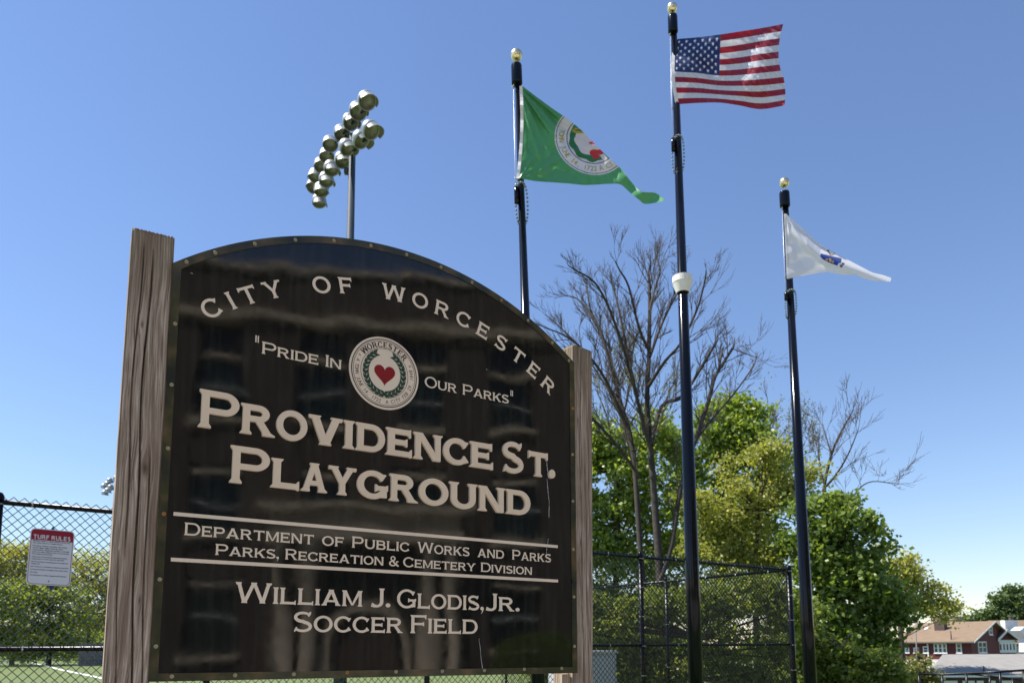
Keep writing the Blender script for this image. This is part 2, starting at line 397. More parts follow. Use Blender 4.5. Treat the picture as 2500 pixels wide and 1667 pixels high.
# ================================================================ the park sign
m_cream = mat('sign_cream', (0.74, 0.585, 0.41), 0.42, noise=(9, 0.05), spec=0.4)
m_flat = mat('sign_cream_flat', (0.76, 0.62, 0.46), 0.3, noise=(5, 0.05), spec=0.5)
def wood_mat():
    m = bpy.data.materials.new('weathered_wood'); m.use_nodes = True; t = m.node_tree; b = t.nodes['Principled BSDF']; N = t.nodes.new; L = t.links.new
    tc = N('ShaderNodeTexCoord'); sp = N('ShaderNodeSeparateXYZ'); L(tc.outputs['Object'], sp.inputs[0])
    def mth(op, a, b=None):
        n_ = N('ShaderNodeMath'); n_.operation = op
        for i_, v_ in enumerate((a, b)):
            if v_ is None: continue
            if hasattr(v_, 'is_output'): L(v_, n_.inputs[i_])
            else: n_.inputs[i_].default_value = v_
        return n_.outputs[0]
    X_, Y_ = sp.outputs[0], sp.outputs[1]; warp = None; core = None
    for ku, kv, kx, ky in ((-.098, .61, .030, .085), (-.135, 1.12, .016, .05), (1.802, .50, .026, .09), (1.79, 1.10, .016, .06), (-.09, .16, .016, .06)):
        dx = mth('SUBTRACT', X_, ku); dy = mth('SUBTRACT', Y_, kv); q_ = mth('ADD', mth('POWER', mth('ABSOLUTE', mth('DIVIDE', dx, kx)), 2.0), mth('POWER', mth('ABSOLUTE', mth('DIVIDE', dy, ky)), 2.0))
        g_ = mth('EXPONENT', mth('MULTIPLY', q_, -1.0)); w_ = mth('MULTIPLY', mth('MULTIPLY', g_, dx), -.85); c_ = mth('EXPONENT', mth('MULTIPLY', q_, -14.0))
        warp = w_ if warp is None else mth('ADD', warp, w_); core = c_ if core is None else mth('ADD', core, c_)
    sway = N('ShaderNodeTexNoise'); sway.inputs['Scale'].default_value = 1.6; L(tc.outputs['Object'], sway.inputs['Vector'])
    cb = N('ShaderNodeCombineXYZ'); L(mth('ADD', mth('ADD', X_, warp), mth('MULTIPLY', sway.outputs[0], .05)), cb.inputs[0]); L(Y_, cb.inputs[1]); L(sp.outputs[2], cb.inputs[2])
    mp = N('ShaderNodeMapping'); mp.inputs['Scale'].default_value = (1, 0.022, 1); L(cb.outputs[0], mp.inputs[0])
    wv = N('ShaderNodeTexNoise'); wv.inputs['Scale'].default_value = 190; wv.inputs['Detail'].default_value = 9; wv.inputs['Roughness'].default_value = .62; wv.inputs['Distortion'].default_value = 0.6; L(mp.outputs[0], wv.inputs['Vector'])
    mp2 = N('ShaderNodeMapping'); mp2.inputs['Scale'].default_value = (1, 0.12, 1); L(cb.outputs[0], mp2.inputs[0])
    n2 = N('ShaderNodeTexNoise'); n2.inputs['Scale'].default_value = 14; n2.inputs['Detail'].default_value = 4; n2.inputs['Distortion'].default_value = 2.5; L(mp2.outputs[0], n2.inputs['Vector'])
    cr = N('ShaderNodeValToRGB'); e = cr.color_ramp.elements
    e[0].position = 0.30; e[0].color = (0.10, 0.070, 0.050, 1); e[1].position = 0.68; e[1].color = (0.60, 0.525, 0.43, 1)
    q = e.new(0.5); q.color = (0.37, 0.30, 0.235, 1)
    L(wv.outputs[0], cr.inputs[0])
    c2 = N('ShaderNodeValToRGB'); e = c2.color_ramp.elements; e[0].position = 0.3; e[0].color = (0.68, 0.62, 0.57, 1); e[1].position = 0.7; e[1].color = (1.12, 1.10, 1.06, 1)
    L(n2.outputs[0], c2.inputs[0])
    mx = N('ShaderNodeMix'); mx.data_type = 'RGBA'; mx.blend_type = 'MULTIPLY'; mx.inputs[0].default_value = 1; L(cr.outputs[0], mx.inputs[6]); L(c2.outputs[0], mx.inputs[7])
    n3 = N('ShaderNodeTexNoise'); n3.inputs['Scale'].default_value = 7; n3.inputs['Detail'].default_value = 6; L(tc.outputs['Object'], n3.inputs['Vector'])
    gx = N('ShaderNodeSeparateXYZ'); L(tc.outputs['Object'], gx.inputs[0])
    # a little green algae near the top end of each post
    mr = N('ShaderNodeMapRange'); mr.inputs[1].default_value = 1.15; mr.inputs[2].default_value = 1.5; L(gx.outputs[1], mr.inputs[0])
    ml = N('ShaderNodeMath'); ml.operation = 'MULTIPLY'; L(mr.outputs[0], ml.inputs[0]); L(n3.outputs[0], ml.inputs[1])
    mx2 = N('ShaderNodeMix'); mx2.data_type = 'RGBA'; L(ml.outputs[0], mx2.inputs[0]); L(mx.outputs[2], mx2.inputs[6]); mx2.inputs[7].default_value = (0.10, 0.085, 0.035, 1)
    # brown stain bands and the dark hearts of the knots
    n4 = N('ShaderNodeTexNoise'); n4.inputs['Scale'].default_value = 22; n4.inputs['Detail'].default_value = 3; mp4 = N('ShaderNodeMapping'); mp4.inputs['Scale'].default_value = (1, .05, 1); L(cb.outputs[0], mp4.inputs[0]); L(mp4.outputs[0], n4.inputs['Vector'])
    r4 = N('ShaderNodeMapRange'); r4.inputs[1].default_value = .5; r4.inputs[2].default_value = .72; r4.inputs[4].default_value = .75; L(n4.outputs[0], r4.inputs[0])
    mx4 = N('ShaderNodeMix'); mx4.data_type = 'RGBA'; L(r4.outputs[0], mx4.inputs[0]); L(mx2.outputs[2], mx4.inputs[6]); mx4.inputs[7].default_value = (0.16, 0.105, 0.068, 1)
    mx5 = N('ShaderNodeMix'); mx5.data_type = 'RGBA'; L(mth('MULTIPLY', core, .8), mx5.inputs[0]); L(mx4.outputs[2], mx5.inputs[6]); mx5.inputs[7].default_value = (0.06, 0.032, 0.02, 1)
    L(mx5.outputs[2], b.inputs['Base Color']); b.inputs['Roughness'].default_value = 0.85; b.inputs['Specular IOR Level'].default_value = 0.2
    bp = N('ShaderNodeBump'); bp.inputs['Strength'].default_value = 0.7; bp.inputs['Distance'].default_value = 0.004; L(wv.outputs[0], bp.inputs['Height']); L(bp.outputs[0], b.inputs['Normal'])
    return m
m_wood = wood_mat()
def panel_mat():
    m = bpy.data.materials.new('dark_gloss_panel'); m.use_nodes = True; t = m.node_tree; b = t.nodes['Principled BSDF']; N = t.nodes.new; L = t.links.new
    b.inputs['Base Color'].default_value = (0.007, 0.0065, 0.006, 1); b.inputs['Roughness'].default_value = 0.06; b.inputs['IOR'].default_value = 1.55
    tc = N('ShaderNodeTexCoord'); mp = N('ShaderNodeMapping'); mp.inputs['Scale'].default_value = (1.0, 0.8, 1); L(tc.outputs['Object'], mp.inputs[0])
    nz = N('ShaderNodeTexNoise'); nz.inputs['Scale'].default_value = 3.2; nz.inputs['Detail'].default_value = 1.0; L(mp.outputs[0], nz.inputs['Vector'])
    bp = N('ShaderNodeBump'); bp.inputs['Strength'].default_value = 1.0; bp.inputs['Distance'].default_value = 0.0019; L(nz.outputs[0], bp.inputs['Height'])
    L(bp.outputs[0], b.inputs['Normal'])
    n2 = N('ShaderNodeTexNoise'); n2.inputs['Scale'].default_value = 25; L(tc.outputs['Object'], n2.inputs['Vector'])
    mr = N('ShaderNodeMapRange'); mr.inputs[1].default_value = .3; mr.inputs[2].default_value = .8; mr.inputs[3].default_value = 0.03; mr.inputs[4].default_value = 0.075
    L(n2.outputs[0], mr.inputs[0]); L(mr.outputs[0], b.inputs['Roughness'])
    # dust film: faint streaks that ran down the face
    mp3 = N('ShaderNodeMapping'); mp3.inputs['Scale'].default_value = (1, 0.08, 1); L(tc.outputs['Object'], mp3.inputs[0])
    n3 = N('ShaderNodeTexNoise'); n3.inputs['Scale'].default_value = 38; n3.inputs['Detail'].default_value = 6; L(mp3.outputs[0], n3.inputs['Vector'])
    c3 = N('ShaderNodeValToRGB'); e = c3.color_ramp.elements; e[0].position = .45; e[0].color = (.0055, .0055, .005, 1); e[1].position = .8; e[1].color = (.017, .018, .014, 1)
    L(n3.outputs[0], c3.inputs[0]); L(c3.outputs[0], b.inputs['Base Color'])
    return m
m_panel = panel_mat()
def trim_mat():
    m = bpy.data.materials.new('stained_edge_strip'); m.use_nodes = True; t = m.node_tree; b = t.nodes['Principled BSDF']; N = t.nodes.new; L = t.links.new
    tc = N('ShaderNodeTexCoord'); nz = N('ShaderNodeTexNoise'); nz.inputs['Scale'].default_value = 9; nz.inputs['Detail'].default_value = 5; L(tc.outputs['Object'], nz.inputs['Vector'])
    cr = N('ShaderNodeValToRGB'); e = cr.color_ramp.elements; e[0].position = .3; e[0].color = (.012, .018, .015, 1); e[1].position = .75; e[1].color = (.13, .085, .04, 1); q = e.new(.52); q.color = (.045, .042, .018, 1)
    L(nz.outputs[0], cr.inputs[0]); L(cr.outputs[0], b.inputs['Base Color']); b.inputs['Roughness'].default_value = 0.16; b.inputs['IOR'].default_value = 1.5
    bp = N('ShaderNodeBump'); bp.inputs['Strength'].default_value = .6; bp.inputs['Distance'].default_value = .004; n2 = N('ShaderNodeTexNoise'); n2.inputs['Scale'].default_value = 6; L(tc.outputs['Object'], n2.inputs['Vector'])
    L(n2.outputs[0], bp.inputs['Height']); L(bp.outputs[0], b.inputs['Normal'])
    return m
m_trim = trim_mat()
d0 = ray(405, 1581)
SG = Frame(CAM+d0*(2.6/d0.y), R(32.47), R(-0.42))
SM = SG.mat()
sign = thing('park_sign', 'arched dark glossy park sign with raised cream lettering between two weathered timber posts', 'sign', (0, 0, 0), absolute=False)
sign.matrix_basis = SM              # its parts are built in the sign's own axes: x along the board, y up, z out of the face
ZP = -(SM.translation.z)
# board outline: straight sides and an arched top
AC = (0.8545, 0.2332); AR = 1.4514
UL, UR, VB = -0.047, 1.752, -0.112
def arch(u, inset=0.0):
    return AC[1]+math.sqrt((AR-inset)**2-(u-AC[0])**2)
def outline(ins, n=48):
    l, r, b = UL+ins, UR-ins, VB+ins
    top = [(l+(r-l)*i/n, arch(l+(r-l)*i/n, ins)) for i in range(n+1)]
    return [(l, b)]+[(r, b)]+top[::-1]
mb = MB()
po = outline(0.0); n = len(po)
mb.add([(x, y, 0.0) for x, y in po]+[(x, y, -0.022) for x, y in po], [tuple(range(n)), tuple(reversed(range(n, 2*n)))]+[(i, i+n, (i+1) % n+n, (i+1) % n) for i in range(n)])
mb.build('panel', m_panel, sign)
po2 = outline(0.027)
mb = MB(); k = n
V = [(x, y, 0.0035) for x, y in po]+[(x, y, 0.0035) for x, y in po2]+[(x, y, 0.0005) for x, y in po2]+[(x, y, -0.023) for x, y in po]
F = []
for i in range(n):
    j = (i+1) % n
    F += [(i, j, n+j, n+i), (n+i, n+j, 2*n+j, 2*n+i), (j, i, 3*n+i, 3*n+j)]
V = [(AC[0]+(x-AC[0])*1.0012, AC[1]+(y-AC[1])*1.0012, z) if idx < n or idx >= 3*n else (x, y, z) for idx, (x, y, z) in enumerate(V)]
mb.add(V, F); mb.build('edge_trim', m_trim, sign)
# screws, three of them rusty
m_screw = mat('screw_brass', (0.34, 0.29, 0.16), 0.45, 0.6); m_rust = mat('screw_rust', (0.33, 0.15, 0.04), 0.7, 0.3)
scr = [(-.004,1.388),(.092,1.45),(.232,1.529),(.385,1.593),(.54,1.638),(-.03,1.147),(-.03,.922),(.698,1.664),(.86,1.672),(1.024,1.661),(1.181,1.633),(1.336,1.588),(1.483,1.528),(1.622,1.445),(1.72,1.38),
       (1.739,1.144),(-.03,.692),(-.031,.46),(-.032,.233),(-.032,.006),(.023,-.095),(.23,-.095),(.439,-.095),(.644,-.092),(1.736,.917),(1.735,.691),(1.735,.461),(1.736,.238),(1.736,.01),(1.662,-.09),(1.458,-.091),(1.254,-.093),(1.053,-.093),(.847,-.092)]
smesh = None
for i, (u, v) in enumerate(scr):
    if smesh is None:
        q = MB().lathe([(0.0002,-.004), (.0062,-.004), (.0075,.001), (.0068,.0028), (.0040,.0036), (.0034,.0024), (.0001,.0020)], (0,0,0), (0,0,1), 14)
        o = q.build('screw', m_screw, sign); smesh = o.data; rm = smesh.copy(); rm.materials.clear(); rm.materials.append(m_rust)
    else: o = link('screw', rm if i in (11, 17, 15, 23) else smesh, sign)
    if u > 0.05 and u < 1.7 and v > 1.2: v = arch(u, 0.0145)
    o.location = (u, v, 0.004)
# raised headline letters: one part each
def place_letters(words, base, cap, small, ws, wh, depth, name, m, gap=0.07, each=False, sf=.055):
    L_ = textline(words, base, cap, small, ws, wh, sf, gap); mb = MB()
    for p in L_:
        V, T = union(p); 
        if True:
            mb = MB(); c = np.mean(np.array(V), axis=0)
            slab(mb, [(x-c[0], y-c[1]) for x, y in V], T, lambda x, y, d: (x, y, d), -0.0001, depth); o = mb.build(name, m, sign); o.location = (c[0], c[1], 0.0004)
def head(items, base, cap, small, last):
    us = [u for _, u in items]+[last]
    for (ch, u0), u1 in zip(items, us[1:]):
        big = ch[-1] == '!'; h = cap if big else small; k = small/h
        p, W = glyph(ch[0], 0.225*k*1.04, 0.185*k*1.04, 0.07*k)
        if ch[0] == '.': p, W = glyph('.', .26, .2)
        ww = min(u1-u0-0.004, 10)
        if ch[0] == '.': ww = 0.036
        if ch in ('S!',): ww = .115
        if ch in ('E$',): ww = .120
        s = ww/(W*h)
        V, T = union([[(px*h*s, py*h) for px, py in q] for q in p])
        mb = MB(); slab(mb, V, T, lambda x, y, d: (x, y, d), 0.0, 0.013)
        o = mb.build('raised_letter', m_cream, sign); o.location = (u0, base, 0.0004)
head([('P!', .063), ('R', .207), ('O', .338), ('V', .460), ('I', .600), ('D', .650), ('E', .780), ('N', .903), ('C', 1.042), ('E$', 1.172), ('S!', 1.337), ('T', 1.478), ('.', 1.592)], .784, .139, .113, 1.632)
head([('P!', .178), ('L', .325), ('A', .438), ('Y', .545), ('G', .662), ('R', .800), ('O', .931), ('U', 1.073), ('N', 1.215), ('D', 1.358)], .595, .138, .111, 1.492)
FL = 0.0012
place_letters([('Department', .038, .499), ('of', .531, .618), ('Public', .651, .898), ('Works', .934, 1.18), ('and', 1.219, 1.354), ('Parks', 1.397, 1.609)], .392, .0445, .037, .185, .15, FL, 'letter', m_flat, .10)
place_letters([('Parks,', .144, .369), ('Recreation', .392, .786), ('&', .809, .853), ('Cemetery', .871, 1.209), ('Division', 1.236, 1.504)], .329, .0400, .0335, .185, .15, FL, 'letter', m_flat, .08)
place_letters([('William', .219, .700), ('J.', .736, .819), ('Glodis,', .847, 1.252), ('Jr.', 1.262, 1.436)], .162, .0745, .061, .19, .15, FL, 'letter', m_flat, .08)
place_letters([('Soccer', .430, .874), ('Field', .908, 1.222)], .061, .0735, .0605, .19, .15, FL, 'letter', m_flat, .08)
place_letters([('Pride', .275, .494), ('In', .522, .588), ('Our', .956, 1.11), ('Parks', 1.139, 1.379)], 1.104, .0475, .0385, .18, .145, FL, 'letter', m_flat, .08)
for u in (.250, .2585, 1.388, 1.3965): MB().box((u, 1.143, .0003), (u+.0045, 1.170, FL)).build('quotation_stroke', m_flat, sign)
for v in (.457, .297):
    mb = MB(); mb.add([(0, v, .0003), (1.648, v+.0045, .0003), (1.648, v+.0175, .0003), (0, v+.013, .0003), (0, v, FL), (1.648, v+.0045, FL), (1.648, v+.0175, FL), (0, v+.013, FL)], [(3,2,1,0),(4,5,6,7),(0,1,5,4),(1,2,6,5),(2,3,7,6),(3,0,4,7)])
    mb.build('rule_line', m_flat, sign)
# arc of letters
AA = [('C',-36.4),('I',-32.7),('T',-29.4),('Y',-24.9),('O',-15.8),('F',-11.2),('W',-1.6),('O',3.9),('R',8.75),('C',13.6),('E',18.3),('S',22.9),('T',27.5),('E',32.0),('R',36.6)]
mb = MB(); cx, cy, rr = .842, .2135, 1.2710
for ch, an in AA:
    p, W = glyph(ch, .185, .15, .06); h = .0665; q = R(an+.0); er = Vector((math.sin(q), math.cos(q))); et = Vector((math.cos(q), -math.sin(q)))
    wid = W*(1.0 if ch != 'W' else .95)
    V, T = union([[((cx+er.x*(rr+(py-.5)*h)+et.x*(px-W/2)*h), (cy+er.y*(rr+(py-.5)*h)+et.y*(px-W/2)*h)) for px, py in pp] for pp in p])
    mb = MB(); slab(mb, V, T, lambda x, y, d: (x, y, d), .0003, FL); mb.build('letter', m_flat, sign)
# the round seal
m_sealg = mat('seal_green', (0.020, 0.055, 0.030), 0.35); m_heart = mat('seal_red', (0.24, 0.008, 0.014), 0.22); m_ink = mat('seal_ink', (0.018, 0.014, 0.014), 0.35)
sx, sy, sr = .7725, 1.126, .1535
seal = MB().lathe([(0.00001, .0018), (sr, .0018), (sr+.0005, .0002)], (sx, sy, 0), (0, 0, 1), 96, sm=False).build('city_seal', m_flat, sign)
def ringmesh(r0, r1, z, name, m):
    mb = MB(); n = 96; V = [(sx+r*math.cos(2*math.pi*i/n), sy+r*math.sin(2*math.pi*i/n), z) for r in (r0, r1) for i in range(n)]
    mb.add(V, [(i, (i+1) % n, n+(i+1) % n, n+i)[::-1] for i in range(n)]); return mb.build(name, m, seal)
z1 = .0024
ringmesh(sr*.920, sr*.945, z1, 'ink_ring', m_ink); ringmesh(sr*.880, sr*.892, z1, 'ink_ring', m_ink); ringmesh(sr*.672, sr*.684, z1, 'ink_ring', m_ink)
# heart
mb = MB(); H = []
for i in range(60):
    t = 2*math.pi*i/60; H.append((sx+sr*.0188*16*math.sin(t)**3, sy-.004+sr*.0195*(13*math.cos(t)-5*math.cos(2*t)-2*math.cos(3*t)-math.cos(4*t))))
mb.add([(sx, sy, z1)]+[(x, y, z1) for x, y in H], [(0, i+1, (i+1) % 60+1)[::-1] for i in range(60)]); mb.build('heart', m_heart, seal)
mb = MB()
for sgn in (-1, 1):
    for k in range(12):
        a = R(-84+k*13.2)
        for (rr_, da, ln) in ((.535, .50, .105), (.625, -.35, .115), (.585, .05, .05)):
            c = (sx+sgn*sr*rr_*math.cos(a)*1.0*(.93), sy+sr*rr_*math.sin(a)); t = a+math.pi/2+da; dx, dy = math.cos(t)*sr*ln, math.sin(t)*sr*ln; nx, ny = -dy*.42, dx*.42
            P = [(c[0]-sgn*dx, c[1]-dy), (c[0]+sgn*nx, c[1]+ny), (c[0]+sgn*dx, c[1]+dy), (c[0]-sgn*nx, c[1]-ny)]
            if ln < .06: continue
            mb.add([(x, y, z1) for x, y in P], [(0,1,2,3), (3,2,1,0)][sgn < 0:][:1]); mb.build('wreath_leaf', m_sealg, seal); mb = MB()
mb = MB()
for i, ch in enumerate('WORCESTER'):
    an = R([-49,-36,-23.5,-12,-1,9.5,20.5,32,44.5][i]+1); p, W = glyph(ch, .26, .12, .07); h = sr*.155; er = Vector((math.sin(an), math.cos(an))); et = Vector((math.cos(an), -math.sin(an))); r0 = sr*.785
    V, T = union([[((sx+er.x*(r0+(py-.5)*h)+et.x*(px-W/2)*h*.86), (sy+er.y*(r0+(py-.5)*h)+et.y*(px-W/2)*h*.86)) for px, py in pp] for pp in p])
    slab(mb, V, T, lambda x, y, d: (x, y, d), .0019, z1); mb.build('ring_letter', m_ink, seal); mb = MB()
for txt, a0, a1 in (('x', -63, -63), ('A TOWN JUNE 14, 1722', -74, -171), ('A CITY FEB 29, 1848', -186, -285), ('x', -297+2, -295)):
    for i, ch in enumerate(txt):
        if ch == ' ': continue
        an = R(a0+(a1-a0)*i/max(1, len(txt)-1)); er = Vector((math.sin(an), math.cos(an))); et = Vector((-math.cos(an), math.sin(an))); h = sr*.150; r0 = sr*.785
        V, T = bfont(ch); w_ = max(q[0] for q in V)+min(q[0] for q in V)
        mb.add([(sx+er.x*(r0-(py-.36)*h)+et.x*((px-w_/2)*.8+(py-.36)*.12)*h, sy+er.y*(r0-(py-.36)*h)+et.y*((px-w_/2)*.8+(py-.36)*.12)*h, z1) for px, py in V], T); mb.build('ring_letter', m_ink, seal); mb = MB()
# cracks in the glossy face: thin chipped ridges
m_crack = mat('chipped_plastic', (0.55, 0.53, 0.5), 0.5)
for pts, z_ in (([(1.577,.872),(1.581,.84),(1.589,.78)], .014), ([(1.589,.78),(1.594,.725),(1.601,.672),(1.598,.60)], .001), ([(1.594,.50),(1.588,.471),(1.582,.432)], .001), ([(1.229,.042),(1.236,-.01),(1.248,-.10)], .001), ([(1.26,1.245),(1.262,1.24)], .001), ([(.012,1.352),(.020,1.351)], .001)):
    P = []
    for a, b in zip(pts, pts[1:]):
        for k in range(6): P.append((a[0]+(b[0]-a[0])*k/6+random.uniform(-.0012, .0012), a[1]+(b[1]-a[1])*k/6, z_))
    P.append((*pts[-1], z_)); MB().tube(P, [random.uniform(.0004, .0016) for _ in P], 5).build('crack', m_crack, sign)
# timber posts with grain relief and drying cracks
def post(name, uc, w_, vtop, vbot, dfront, lean, rot, cracks, seed, slope=0.0):
    """square timber, centre uc, front face at depth dfront, rot = turn about its own height"""
    r = np.random.default_rng(seed); NS = 76; rows = 260
    h = w_/2; per = []
    for s_ in range(4):
        for i in range(NS):
            q = -1+2*i/NS; x, y = [(q, 1), (1, -q), (-q, -1), (-1, q)][s_]; per.append((x*h, y*h, s_, q))
    vs = np.linspace(vbot, vtop, rows+1); V = np.zeros((rows+1, len(per), 3))
    ph = r.uniform(0, 6, 40); fr = r.uniform(90, 900, 40); am = 1/fr**.5
    for k, (x, y, s_, q) in enumerate(per):
        cr = 1-0.055*(abs(q) > .93)
        g = np.zeros(rows+1); X = x if s_ in (0, 2) else y
        wig = 0.006*np.sin(vs*3.1+ph[0]+s_)+0.004*np.sin(vs*7.3+ph[1])
        for j in range(12): g += am[j]*np.sin(fr[j]*(X+wig)+ph[j]+vs*(1+j*.3))
        dep = 0.0022*g/ max(1e-9, am[:12].sum())
        for (cs, q0, v0, v1, dd, wd) in cracks:
            if cs != s_: continue
            qc = q0+0.16*np.sin(vs*2.3+ph[5])+0.05*np.sin(vs*9+ph[6])
            fade = np.clip((vs-v0)/.12, 0, 1)*np.clip((v1-vs)/.12, 0, 1)
            dep -= dd*fade*np.exp(-((q-qc)/wd)**2)
        nx, ny = [(0, 1), (1, 0), (0, -1), (-1, 0)][s_]
        V[:, k, 0] = x*cr+nx*dep; V[:, k, 1] = vs; V[:, k, 2] = y*cr+ny*dep
    ca, sa = math.cos(rot), math.sin(rot)
    X = V[..., 0]*ca+V[..., 2]*sa; Z = -V[..., 0]*sa+V[..., 2]*ca
    V[-1, :, 1] += 0.0015*np.sin(np.arange(len(per))*.9) + slope*X[-1, :]
    V[..., 0] = X+uc+lean*(V[..., 1]-0); V[..., 2] = Z+dfront-h
    n_ = len(per); i = np.arange(rows*n_); a = (i//n_)*n_+i % n_; b = (i//n_)*n_+(i % n_+1) % n_
    F = np.stack([a, a+n_, b+n_, b], -1)
    Vt = V.reshape(-1, 3); 
    # cap
    c = V[-1].mean(0); cid = len(Vt); Vt = np.vstack([Vt, c+[0, -.002, 0]]); t = rows*n_+np.arange(n_); t2 = rows*n_+(np.arange(n_)+1) % n_
    me = bpy.data.meshes.new(name); me.from_pydata(Vt.tolist(), [], F.tolist()+[(int(x_), cid, int(y_)) for x_, y_ in zip(t, t2)]); me.materials.append(m_wood)
    bm = bmesh.new(); bm.from_mesh(me); bmesh.ops.recalc_face_normals(bm, faces=bm.faces); bm.to_mesh(me); bm.free()
    me.polygons.foreach_set('use_smooth', [True]*len(me.polygons)); me.update()
    return link(name, me, sign)
GRD = -SM.translation.z
post('timber_post', -.1125, .137, 1.468, GRD-.1, .002, 0.0, R(-3), [(0, .1, -1.5, 1.42, .034, .032), (0, -.35, .3, 1.44, .018, .030), (0, .55, -.2, .7, .016, .028), (0, -.6, -.5, .35, .014, .03), (3, 0, -1, 1.5, .01, .04)], 3, 0.0)
post('timber_post', 1.803, .137, 1.478, GRD-.1, -.026, 0.0125, R(9), [(0, -.15, -.5, 1.5, .018, .03), (0, .35, -1, .9, .022, .03), (0, .7, .2, 1.3, .012, .03), (3, .3, -1, 1.5, .008, .04)], 5, 0.0)
# short timber cleat under the right-hand end of the board
MB().box((1.688, GRD, -.062), (1.735, -.118, -.030)).build('support_strut', m_wood, sign)

# ================================================================ chain-link fences
m_black = mat('black_vinyl', (0.006, 0.006, 0.007), 0.22, spec=0.45)
m_pipe = mat('black_pipe', (0.004, 0.004, 0.006), 0.28, noise=(30, .2), spec=0.22)
m_tie = mat('aluminium_tie', (0.6, 0.6, 0.62), 0.35, 0.9)
FT = 2.65
def ftop(px, py): return atz(px, py, FT)
def chain_fence(A, B, label, posts, topz=FT, midz=1.5, extra_top=0.05, zb=0.03):
    A = Vector((A.x, A.y, 0)); B = Vector((B.x, B.y, 0)); L = (B-A).length; e = (B-A).normalized(); n = Vector((e.y, -e.x, 0))
    root = thing('chain_link_fence', label, 'fence', A, 'black chain-link fences round the soccer field')
    for z_ in (topz, midz, .08):
        MB().tube([A+Vector((0,0,z_)), B+Vector((0,0,z_))], .021, 12).build('rail', m_pipe, root)
    for s_, r_ in posts:
        p = A+e*s_; q = MB(); q.tube([p+Vector((0,0,-.1)), p+Vector((0,0,topz+.03))], r_, 14)
        q.lathe([(r_+.004, 0), (r_+.004, .03), (r_*.6, .055), (.0001, .06)], p+Vector((0,0,topz+.02)), (0,0,1), 14)
        q.build('post', m_pipe, root)
        t = MB()
        for z_ in np.arange(.3, topz, .38): t.lathe([(r_+.0045, 0), (r_+.0045, .006)], p+Vector((0,0,float(z_)+.05)), (0,0,1), 12)
        stuff(t.build('tie_wire', m_tie, root))
    t = MB()
    for s_ in np.arange(.35, L, .62):
        for z_ in (topz, midz):
            t.lathe([(.0245, 0), (.0245, .012)], A+e*float(s_)+Vector((0,0,z_)), e, 10)
    stuff(t.build('tie_wire', m_tie, root))
    # woven wire: vertical zigzag strands that hook into their neighbours
    hw = .036; rows = int((topz+extra_top-zb)/hw); ns = int(L/hw); off = n*.024
    k = np.arange(ns); r_ = np.arange(rows+1)
    K, RR = np.meshgrid(k, r_, indexing='ij')
    lat = (K + ((RR+K) % 2))*hw; dep = np.where((RR+K) % 2 == 0, .0032, -.0032)
    P = np.array(A)[None, None]+lat[..., None]*np.array(e)+np.array([0, 0, 1.0])*(zb+RR[..., None]*hw)+np.array(n)*(0.0265+dep[..., None])
    tri = [(0, 1.0), (-.87, -.5), (.87, -.5)]; wr = .0048
    ev = np.array(e); nv = np.array(n)
    V = np.stack([P+wr*(a*ev+b*nv) for a, b in tri], 2)      # ns, rows+1, 3, 3
    idx = np.arange(ns*(rows+1)*3).reshape(ns, rows+1, 3)
    F = [np.stack([idx[:, :-1, j], idx[:, :-1, (j+1) % 3], idx[:, 1:, (j+1) % 3], idx[:, 1:, j]], -1).reshape(-1, 4) for j in range(3)]
    o = npmesh('woven_wire', V.reshape(-1, 3), np.concatenate(F), m_black, root, smooth=True); stuff(o)
    return root
FA0, FA1 = ftop(0, 1225), ftop(1925, 1391)
eA = (FA1-FA0).normalized(); FAs = FA0-eA*2.0; LA = (FA1-FAs).length
sA = lambda px, py: (ftop(px, py)-FAs).dot(eA)
chain_fence(FAs, FA1, 'long black chain-link fence running behind the park sign with the turf rules notice on it', [(sA(-2, 1225), .03), (sA(520, 1270), .03), (sA(1045, 1315), .03), (sA(1583, 1357), .03), (LA, .045)])
FB1 = ftop(1454, 1435); eB = (FB1-FA1); eB.z = 0; LB = eB.length*1.75; eB.normalize()
sB = lambda px, py: (ftop(px, py)-FA1).dot(eB)
chain_fence(FA1, FA1+eB*LB, 'black chain-link fence turning back from the corner post behind the tallest flagpole', [(sB(1611, 1418), .03), (LB*.97, .03)])
# TURF RULES notice on the fence
ang = math.atan2(eA.y, eA.x); d = ray(123, 1361); FF = Frame(FA0, ang)
u0, v0 = FF.uv(123, 1361); nP = FF.w(u0, v0, .034); NF = Frame(nP, ang, R(-1.2))
m_nw = mat('notice_white', (0.62, 0.62, 0.66), 0.45); m_nr = mat('notice_red', (0.26, 0.006, 0.024), 0.4); m_nk = mat('notice_ink', (0.03, 0.03, 0.035), 0.5); m_blue = mat('blue_sheet', (0.01, 0.05, 0.30), 0.5)
no = thing('rules_notice', 'white notice with red heading TURF RULES hung on the chain-link fence left of the sign', 'notice', nP, absolute=False); no.matrix_basis = NF.mat()
hw_, hh_ = .153, .226
def rrect(w_, h_, r_, n_=6):
    P = []
    for cx_, cy_, a0 in ((w_-r_, h_-r_, 0), (-w_+r_, h_-r_, 90), (-w_+r_, -h_+r_, 180), (w_-r_, -h_+r_, 270)):
        for i in range(n_+1): q = R(a0+90*i/n_); P.append((cx_+r_*math.cos(q), cy_+r_*math.sin(q)))
    return P
def plate(P, z0, z1, name, m, par):
    n_ = len(P); return MB().add([(x, y, z1) for x, y in P]+[(x, y, z0) for x, y in P], [tuple(range(n_)), tuple(reversed(range(n_, 2*n_)))]+[(i, i+n_, (i+1) % n_+n_, (i+1) % n_) for i in range(n_)]).build(name, m, par)
plate(rrect(hw_, hh_, .032), -.003, 0, 'plate', m_nw, no)
hp = [(x, y) for x, y in rrect(hw_-.007, hh_-.007, .028) if y > .13]
